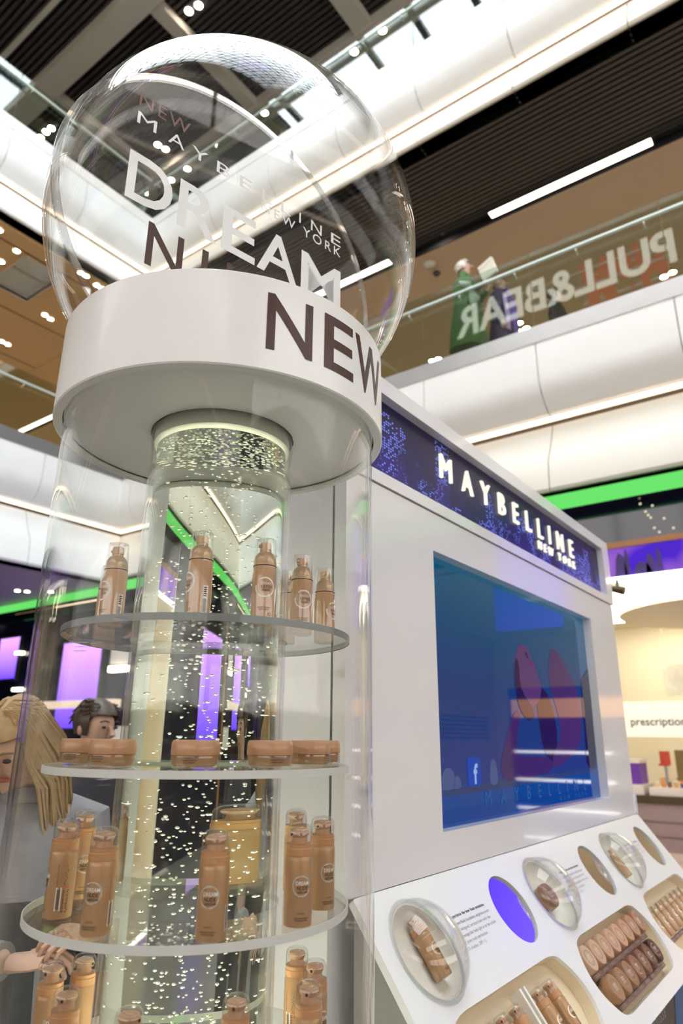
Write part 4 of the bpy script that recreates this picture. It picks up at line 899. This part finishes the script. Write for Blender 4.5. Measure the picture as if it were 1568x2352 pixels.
for x in (1.495, 1.515): wpart('tray_divider', slope(MB().box(x-0.004, x+0.004, 0.245, 0.398, -0.036, -0.008)), M_dish, ki)
# lower cabinet
M_grs = principled('grey_side', (0.30, 0.28, 0.27), 0.35, 0.2, noise=0.06, nscale=6.0)
for x0, x1 in ((1.123, 1.133), (3.028, 3.038)):
    a = [(KY-0.001, 1.20), (0.548, 0.872), (0.548, 0.0), (KY-0.001, 0.0)]
    wpart('side_cheek', MB().loft([[(x0, y, z) for y, z in a], [(x1, y, z) for y, z in a]]), M_grs, ki)
wpart('front_board', MB().box(1.133, 3.028, 0.548, 0.560, 0.0, 0.866), principled('brown_board', (0.10, 0.075, 0.06), 0.4, noise=0.1, nscale=4), ki)
t = text('DREAM MATTE MOUSSE', 0.022, 0.43, 0.0, 3); t.v = [(p[0]+1.70, 0.5475, p[1]+0.838) for p in t.v]; wpart('board_lettering', t, principled('board_ink', (0.5, 0.47, 0.45), 0.5, noise=0.02), ki, fix=False)
t = MB().add([(2.13, 0.547, 0.60), (2.55, 0.547, 0.60), (2.55, 0.547, 0.86), (2.24, 0.547, 0.86)], [(0, 1, 2, 3)]); wpart('board_picture', t, principled('board_blue', (0.06, 0.13, 0.30), 0.4, noise=0.4, nscale=8), ki, fix=False)

# ---- testers lying in the trays
def lying(x, s, n):
    m = Matrix(((1, 0, 0), (-SN).to_tuple(), (-SD).to_tuple())).transposed().to_4x4(); m.translation = CP(x, s, n); return m
def flat(x, s, n):
    m = Matrix(((1, 0, 0), (-SD).to_tuple(), SN.to_tuple())).transposed().to_4x4(); m.translation = CP(x, s, n); return m
for i, x in enumerate((1.265, 1.328, 1.389, 1.450, 1.564, 1.627)):
    o = copy_tree(CANP); o.matrix_world = lying(x, 0.372, -0.0181)
    tag(o, '%s foam can from the left lying in the cream tray at the lower picture edge' % ORD[i], 'can', 'tester cans in the first tray')
o = build_can(False); o.matrix_world = lying(1.279, 0.168, -0.0120); tag(o, 'uncapped foam can lying under the nearest clear dome', 'can', 'testers under the domes')
o = copy_tree(BOT); o.matrix_world = lying(2.512, 0.168, -0.0120) @ Matrix.Scale(0.75, 4); tag(o, 'pump bottle lying under the farthest clear dome', 'bottle', 'testers under the domes')
def tint(o, name, col):
    mt = principled(name, col, 0.32, noise=0.04, coat=0.2)
    for c in o.children:
        if c.name.split('.')[0] in ('lid', 'cream'):
            c.material_slots[0].link = 'OBJECT'; c.material_slots[0].material = mt
def pot_print(o):
    l = [c for c in o.children if c.name.split('.')[0] == 'lid'][0]
    m = annulus(0.0155, 0.0175); 
    part('lid_logo', m.map(lambda p: Vector((p.x, p.y, 0.0334))), MATS['logo_silver'], l, fix=False)
    t = centred('DREAM', 0.0045, 0.018, 0.003); t2 = centred('MOUSSE', 0.0035, 0.018, -0.007); t.add(t2.v, t2.f); t3 = centred('MATTE', 0.004, 0.016, -0.002); t.add(t3.v, t3.f)
    part('lid_print', t.map(lambda p: Vector((p.x, p.y, 0.0336))), M_inkw, l, fix=False)
TPOT = copy_tree(POT); pot_print(TPOT)
o = TPOT; o.matrix_world = flat(1.868, 0.1225, -0.0300); tint(o, 'pot_dome', (0.36, 0.19, 0.12)); tag(o, 'brown mousse pot under the middle clear dome', 'pot', 'testers under the domes')
shades = [(0.62, 0.42, 0.28), (0.60, 0.38, 0.24), (0.58, 0.35, 0.21), (0.60, 0.36, 0.23), (0.62, 0.35, 0.23), (0.56, 0.31, 0.18), (0.48, 0.25, 0.15), (0.42, 0.21, 0.13)]
shades2 = [(0.40, 0.22, 0.12), (0.36, 0.19, 0.10), (0.32, 0.16, 0.09), (0.27, 0.13, 0.08), (0.22, 0.10, 0.06), (0.15, 0.06, 0.04), (0.07, 0.028, 0.022)]
for row, (sh, x0, s) in enumerate(((shades, 1.857, 0.272), (shades2, 1.890, 0.346))):
    for i, c in enumerate(sh):
        o = copy_tree(TPOT); o.matrix_world = flat(x0+i*0.0637, s, -0.0350); tint(o, 'pot_shade_%d_%d' % (row, i), c)
        tag(o, '%s pot from the left in the %s row of the middle tray' % (ORD[i], ['upper', 'lower'][row]), 'pot', 'mousse pots in the middle tray')
for i in range(8):
    o = copy_tree(BOT); o.matrix_world = lying(2.470+i*0.064, 0.352, -0.0215) @ Matrix.Scale(0.74, 4)
    tag(o, '%s pump bottle from the left lying in the far right tray' % ORD[i], 'bottle', 'tester bottles in the far tray')

# ================================================================== people
M_skin = principled('skin', (0.58, 0.36, 0.26), 0.5, noise=0.05, nscale=20)
M_lip = principled('lips', (0.40, 0.10, 0.09), 0.4, noise=0.05)
M_eye = principled('eye_dark', (0.03, 0.025, 0.02), 0.15, noise=0.05)
def skin_mesh(nodes, edges, sub=2):
    names = list(nodes); ix = {n: i for i, n in enumerate(names)}
    me = bpy.data.meshes.new('s'); me.from_pydata([nodes[n][0] for n in names], [(ix[a], ix[b]) for a, b in edges], [])
    o = bpy.data.objects.new('s', me); COL.objects.link(o)
    o.modifiers.new('k', 'SKIN').branch_smoothing = 0.4
    for i, n in enumerate(names):
        r = nodes[n][1]; sv = me.skin_vertices[0].data[i]; sv.radius = (r, r) if not hasattr(r, '__len__') else r; sv.use_root = i == 0
    sb = o.modifiers.new('u', 'SUBSURF'); sb.levels = sub; sb.render_levels = sub
    ev = bpy.data.meshes.new_from_object(o.evaluated_get(bpy.context.evaluated_depsgraph_get()))
    m = MB(); m.v = [tuple(v.co) for v in ev.vertices]; m.f = [tuple(p.vertices) for p in ev.polygons]
    bpy.data.objects.remove(o); bpy.data.meshes.remove(me); bpy.data.meshes.remove(ev); return m
def hand(mb, w, d, n, side, k=1.0, curl=25):
    """palm, four unequal bent fingers and a thumb from its side; w wrist, d pointing direction, n back of the hand"""
    d = Vector(d).normalized(); n = (Vector(n) - d*Vector(n).dot(d)).normalized(); s = d.cross(n)*side; w = Vector(w)
    rings = []
    for t, wd, th in ((-0.005, 0.026, 0.019), (0.03, 0.036, 0.016), (0.065, 0.041, 0.014), (0.088, 0.038, 0.011)):
        rings.append([w + d*t*k + (s*math.cos(a)*wd + n*math.sin(a)*th)*k for a in [2*PI*i/12 for i in range(12)]])
    mb.loft(rings)
    def chain(p, dr, ln, r, c):
        pts = [p]; rr = [r]; ax = dr.cross(n).normalized(); cur = dr.normalized()
        for i, f in enumerate((0.45, 0.32, 0.23)):
            cur = Matrix.Rotation(R(-c*(0.6+0.5*i)), 3, ax) @ cur; pts.append(pts[-1]+cur*ln*f*k); rr.append(r*(0.93-0.1*i))
        pts.append(pts[-1]+cur*0.004*k); rr.append(rr[-1]*0.55)
        mb.tube(pts, [x*k for x in rr], 8)
    for i, (o, ln) in enumerate(((0.029, 0.068), (0.010, 0.077), (-0.010, 0.072), (-0.028, 0.056))):
        chain(w + (d*0.080 + s*o)*k, d + s*o*2.2, ln, 0.0088-0.0006*i, curl)
    chain(w + (d*0.028 + s*0.030)*k, d*0.62 + s*0.78, 0.062, 0.0102, curl*0.5)
BASE = dict(pelvis=((0, 0, .93), (.145, .10)), waist=((0, 0, 1.08), (.12, .088)), chest=((0, 0, 1.26), (.15, .10)), collar=((0, 0.005, 1.38), (.10, .075)), neck=((0, .008, 1.46), .052), jaw=((0, -.012, 1.525), (.056, .064)), face=((0, -.012, 1.595), (.073, .088)), crown=((0, 0.0, 1.655), (.064, .074)),
    shL=((.165, 0, 1.37), .055), elL=((.215, .02, 1.10), .042), wrL=((.225, -.03, .86), .028), shR=((-.165, 0, 1.37), .055), elR=((-.215, .02, 1.10), .042), wrR=((-.225, -.03, .86), .028),
    hiL=((.085, 0, .88), .085), knL=((.095, -.01, .49), .056), anL=((.095, .02, .09), .038), toL=((.10, -.11, .04), .034), hiR=((-.085, 0, .88), .085), knR=((-.095, -.01, .49), .056), anR=((-.095, .02, .09), .038), toR=((-.10, -.11, .04), .034))
EDG = [('pelvis', 'waist'), ('waist', 'chest'), ('chest', 'collar'), ('collar', 'neck'), ('neck', 'jaw'), ('jaw', 'face'), ('face', 'crown'), ('collar', 'shL'), ('shL', 'elL'), ('elL', 'wrL'), ('collar', 'shR'), ('shR', 'elR'), ('elR', 'wrR'),
    ('pelvis', 'hiL'), ('hiL', 'knL'), ('knL', 'anL'), ('anL', 'toL'), ('pelvis', 'hiR'), ('hiR', 'knR'), ('knR', 'anR'), ('anR', 'toR')]
def person(label, loc, rz, k=1.0, pose=None, coat=None, coatcol=(0.3, 0.3, 0.3), legcol=(0.03, 0.03, 0.035), haircol=(0.1, 0.05, 0.03), hairlen=0.0, hemz=0.80, head=(0, 0), handdir=None, name_extra=None, girth=1.0, seed=1):
    P = dict(BASE); P.update(pose or {})
    hx, hz = R(head[0]), R(head[1])           # nod down, turn
    piv = Vector((0, 0.0, 1.47)); HM = Matrix.Rotation(hz, 3, 'Z') @ Matrix.Rotation(hx, 3, 'X')
    hd = lambda p: piv + HM @ (Vector(p)-piv)
    for n in ('jaw', 'face', 'crown'): P[n] = (tuple(hd(P[n][0])), P[n][1])
    o = root('person', loc, label, 'person', rot=(0, 0, R(rz))); o.scale = (k, k, k)
    m = skin_mesh(P, EDG)
    m.tube([hd((0, -.088, 1.605)), hd((0, -.112, 1.572)), hd((0, -.098, 1.562))], [.009, .015, .008], 8)   # nose
    for s in (1, -1): m.sphere(tuple(hd((s*.074, .005, 1.585))), .03, 10, 6, .35, .6, 1.0)                # ears
    hdir = handdir or {}
    for S, s in (('L', 1), ('R', -1)):
        w = Vector(P['wr'+S][0]); e = Vector(P['el'+S][0]); d = hdir.get(S, (w-e).normalized())
        nrm = hdir.get('n'+S, Vector((s, 0, 0)) if abs(Vector(d).normalized().x) < 0.8 else Vector((0, -1, 0)))
        hand(m, w+(w-e).normalized()*0.01, d, nrm, 1 if S == 'L' else -1, 0.95)
    b = part('body', m, M_skin, o, smooth=True)
    for s in (1, -1): part('eye', MB().sphere(tuple(hd((s*.031, -.088, 1.60))), .0085, 10, 6, 1.25, .6, .7), M_eye, b, smooth=True)
    for s in (1, -1): part('brow', MB().tube([hd((s*.015, -.094, 1.622)), hd((s*.034, -.092, 1.627)), hd((s*.050, -.080, 1.620))], .0035, 6), principled('brow_%s' % str(haircol), tuple(c*0.5 for c in haircol), 0.6, noise=0.1), b)
    part('mouth', MB().sphere(tuple(hd((0, -.087, 1.542))), .012, 10, 6, 1.9, .6, .55), M_lip, b, smooth=True)
    # hair
    mh = principled('hair_%s' % str(haircol), haircol, 0.38, noise=0.25, nscale=60)
    hm = MB().sphere((0, 0, 0), 1.0, 24, 16)
    hm.f = [f for f in hm.f if not (sum(hm.v[i][1] for i in f)/len(f) < -0.42 and sum(hm.v[i][2] for i in f)/len(f) < 0.42) and sum(hm.v[i][2] for i in f)/len(f) > -0.62]
    hm.v = [tuple(hd((x*.086, .010+y*.101, 1.612+z*.098))) for x, y, z in hm.v]
    rnd = random.Random(seed)
    n_st = 330 if hairlen else 70
    for i in range(n_st):
        a = rnd.uniform(-2.35, 2.35); e0 = rnd.uniform(0.15, 0.9)
        top = Vector((math.sin(a)*.080*math.cos(e0), .010+math.cos(a)*.094*math.cos(e0)+0.0, 1.612+.100*math.sin(e0)))
        if hairlen:
            st = Vector((0.012*(1 if a > 0 else -1), -.035+0.05*rnd.random(), 1.712))
            dn = Vector((math.sin(a)*rnd.uniform(.090, .112), .012+math.cos(a)*.105, 1.56)); ln = hairlen*rnd.uniform(.7, 1.05)
            tip = dn + Vector((rnd.uniform(-.03, .03)+0.02*math.sin(a), -.03*rnd.random(), -ln))
            pts = [hd(st), hd(top+Vector((0, 0, .004))), hd(dn), hd(dn)*.55+(tip+Vector((0.02*math.sin(i), -.01, ln*.45)))*.45, tip]
            hm.tube(pts, [.003, .0062, .0068, .006, .002], 5, flat=.7)
        else:
            d2 = top*1.0+Vector((0, .03, -.03))+Vector((rnd.uniform(-.01, .01), 0, rnd.uniform(-.01, .012)))
            hm.tube([hd(top+Vector((0, -.02, .012))), hd(top+Vector((0, 0, .006))), hd(d2)], [.004, .010, .004], 6, flat=.6)
    part('hair', hm, mh, o, smooth=True)
    # clothes: torso and skirt as one loft, sleeves follow the arms
    cm = principled('cloth_%s' % str(coatcol), coatcol, 0.85, noise=0.15, nscale=40, bump=0.3, bscale=120)
    rg = []
    for z, rx, ry, cy in ((1.435, .075, .062, .006), (1.405, .115, .085, .006), (1.36, .175, .105, .004), (1.26, .185, .125, 0), (1.10, .165, .118, 0), (0.95, .178, .130, 0), (0.80, .190, .145, 0), (0.55, .205, .165, 0), (0.30, .225, .185, 0)):
        if z < hemz-0.01: break
        rx, ry = (rx*girth, ry*girth) if z < 1.3 else (rx, ry)
        rg.append([(rx*math.copysign(abs(math.cos(t))**.85, math.cos(t))*(1+0.02*math.sin(7*t+z*9)), cy+ry*math.copysign(abs(math.sin(t))**.9, math.sin(t))*(1+0.03*math.sin(5*t+z*7)), z) for t in [2*PI*i/36 for i in range(36)]])
    c = MB().loft(rg)
    for S in 'LR':
        a_, e_, w_ = (Vector(P[j+S][0]) for j in ('sh', 'el', 'wr')); ins = Vector((0.05 if S == 'R' else -0.05, 0, 0.005))
        c.tube([a_+ins, a_, a_.lerp(e_, .5), e_, e_.lerp(w_, .5), e_.lerp(w_, .93)], [.062, .064*1.0, .056, .051, .044, .040], 14)
    ct_ = part('coat', c, cm, o, smooth=True)
    part('neckline', MB().lathe([(.062, 1.425), (.082, 1.42), (.076, 1.455), (.062, 1.46)], 24).map(lambda p: Vector((p.x, p.y+.006, p.z))), cm, ct_, smooth=True)
    lm = principled('legs_%s' % str(legcol), legcol, 0.8, noise=0.1, nscale=30)
    t = MB()
    for S in 'LR':
        h, q, a_ = (Vector(P[j+S][0]) for j in ('hi', 'kn', 'an')); t.tube([h+Vector((0, 0, .10)), h, h.lerp(q, .5), q, q.lerp(a_, .5), a_+Vector((0, 0, .02))], [.095, .098, .083, .068, .060, .056], 14)
    part('trousers', t, lm, o, smooth=True)
    for S in 'LR':
        a_ = Vector(P['an'+S][0]); tt = Vector(P['to'+S][0]); dr = (tt-a_); dr.z = 0; dr.normalize()
        part('shoe', MB().tube([a_-dr*.055+Vector((0, 0, -.045)), a_+Vector((0, 0, -.035)), tt.lerp(a_, .35)+Vector((0, 0, -.005)), tt+dr*.03+Vector((0, 0, -.008))], [.040, .046, .040, .030], 12, flat=.95), principled('shoe_leather', (0.03, 0.025, 0.02), 0.35, noise=0.1), o, smooth=True)
    return o
# shoppers at the right balustrade
bentL = dict(shL=((.165, 0, 1.37), .055), elL=((.20, -.06, 1.12), .042), wrL=((.10, -.25, 1.26), .028), elR=((-.21, -.03, 1.11), .042), wrR=((-.12, -.24, 1.20), .028))
p1 = person('white-haired person in a long green coat holding pale papers at the balustrade', (7.12, 3.26, 5.85), 12, 1.03, bentL, coatcol=(0.085, 0.17, 0.06), haircol=(0.72, 0.66, 0.60), hemz=0.30, head=(-6, 0), girth=1.35, seed=2)
p2 = person('person in a dark coat with a violet scarf beside the green coat', (7.62, 3.00, 5.85), 15, 0.985, None, coatcol=(0.05, 0.03, 0.10), haircol=(0.30, 0.20, 0.13), hemz=0.55, girth=1.2, seed=3)
p3 = person('person in black walking further back on the right gallery', (8.3, 2.46, 5.85), 5, 0.97, None, coatcol=(0.012, 0.014, 0.02), haircol=(0.06, 0.035, 0.025), hemz=0.80, seed=4)
def scarf(par, col, nm, pts, rad):
    part(nm, MB().tube(pts, rad, 12, flat=.45), principled(nm+str(col), col, 0.85, noise=0.2, nscale=25), par, smooth=True)
scarf(p2, (0.17, 0.09, 0.42), 'scarf', [(-.02, .10, 1.42), (-.11, .02, 1.41), (-.10, -.10, 1.38), (-.06, -.15, 1.2), (-.05, -.17, .95), (-.05, -.18, .70)], [.05, .055, .06, .065, .07, .07])
scarf(p2, (0.50, 0.36, 0.68), 'scarf_end', [(-.16, -.02, 1.40), (-.19, -.08, 1.25), (-.19, -.10, 1.0), (-.20, -.10, .72)], [.03, .045, .055, .05])
scarf(p1, (0.62, 0.72, 0.66), 'shawl', [(-.21, .02, 1.22), (-.24, -.08, 1.12), (-.22, -.14, .98), (-.24, -.10, .84)], [.05, .085, .09, .04])
pp = root('paper_bag', (6.95, 2.84, 7.06), 'pale paper bag held against the green coat', 'bag')
part('sheet', MB().box(-0.11, 0.11, -0.02, 0.02, 0.0, 0.22), principled('paper_pale', (0.82, 0.78, 0.66), 0.7, noise=0.05), pp)
part('fold', MB().box(-0.11, 0.11, -0.024, 0.024, 0.19, 0.235), MATS['paper_pale'], pp)
pp.rotation_euler = (R(-8), R(12), R(75))
# shoppers behind the tower
hold = dict(elL=((.215, -.02, 1.10), .042), wrL=((.20, -.26, 1.15), .028), elR=((-.215, -.04, 1.10), .042), wrR=((.02, -.27, 1.11), .028))
pw = person('blonde woman in a light grey top behind the left side of the tower, looking down', (1.03, 1.76, 0), -31, 0.945, hold, coatcol=(0.27, 0.26, 0.28), haircol=(0.40, 0.26, 0.12), hairlen=0.30, head=(36, -32), hemz=0.80, seed=5,
    handdir=dict(L=(-.8, -.5, .1), nL=(0, -.3, 1), R=(.75, -.5, .15), nR=(0, -.3, 1)))
part('vest', MB().loft([[(rx*math.cos(t), ry*math.sin(t), z) for t in [2*PI*i/32 for i in range(32)]] for z, rx, ry in ((1.20, .192, .132), (1.05, .176, .130), (0.92, .186, .140), (0.78, .200, .155))]), principled('black_vest', (0.012, 0.012, 0.014), 0.7, noise=0.1), pw, smooth=True)
cb = root('white_carton', (0.80, 1.55, 1.02), 'pale carton held by the blonde woman behind the tower', 'carton')
part('box', MB().box(-0.055, 0.055, -0.02, 0.02, 0.0, 0.12), principled('carton_pale', (0.55, 0.57, 0.56), 0.5, noise=0.05), cb)
part('flap', MB().box(-0.055, 0.055, -0.021, 0.021, 0.118, 0.124), MATS['carton_pale'], cb)
cb.rotation_euler = (R(-12), 0, R(-35))
pm = person('dark-haired man behind the blonde woman, seen through the tower', (1.76, 2.57, 0), -5, 0.965, None, coatcol=(0.03, 0.03, 0.04), haircol=(0.055, 0.035, 0.025), head=(8, 10), hemz=0.80, seed=6)
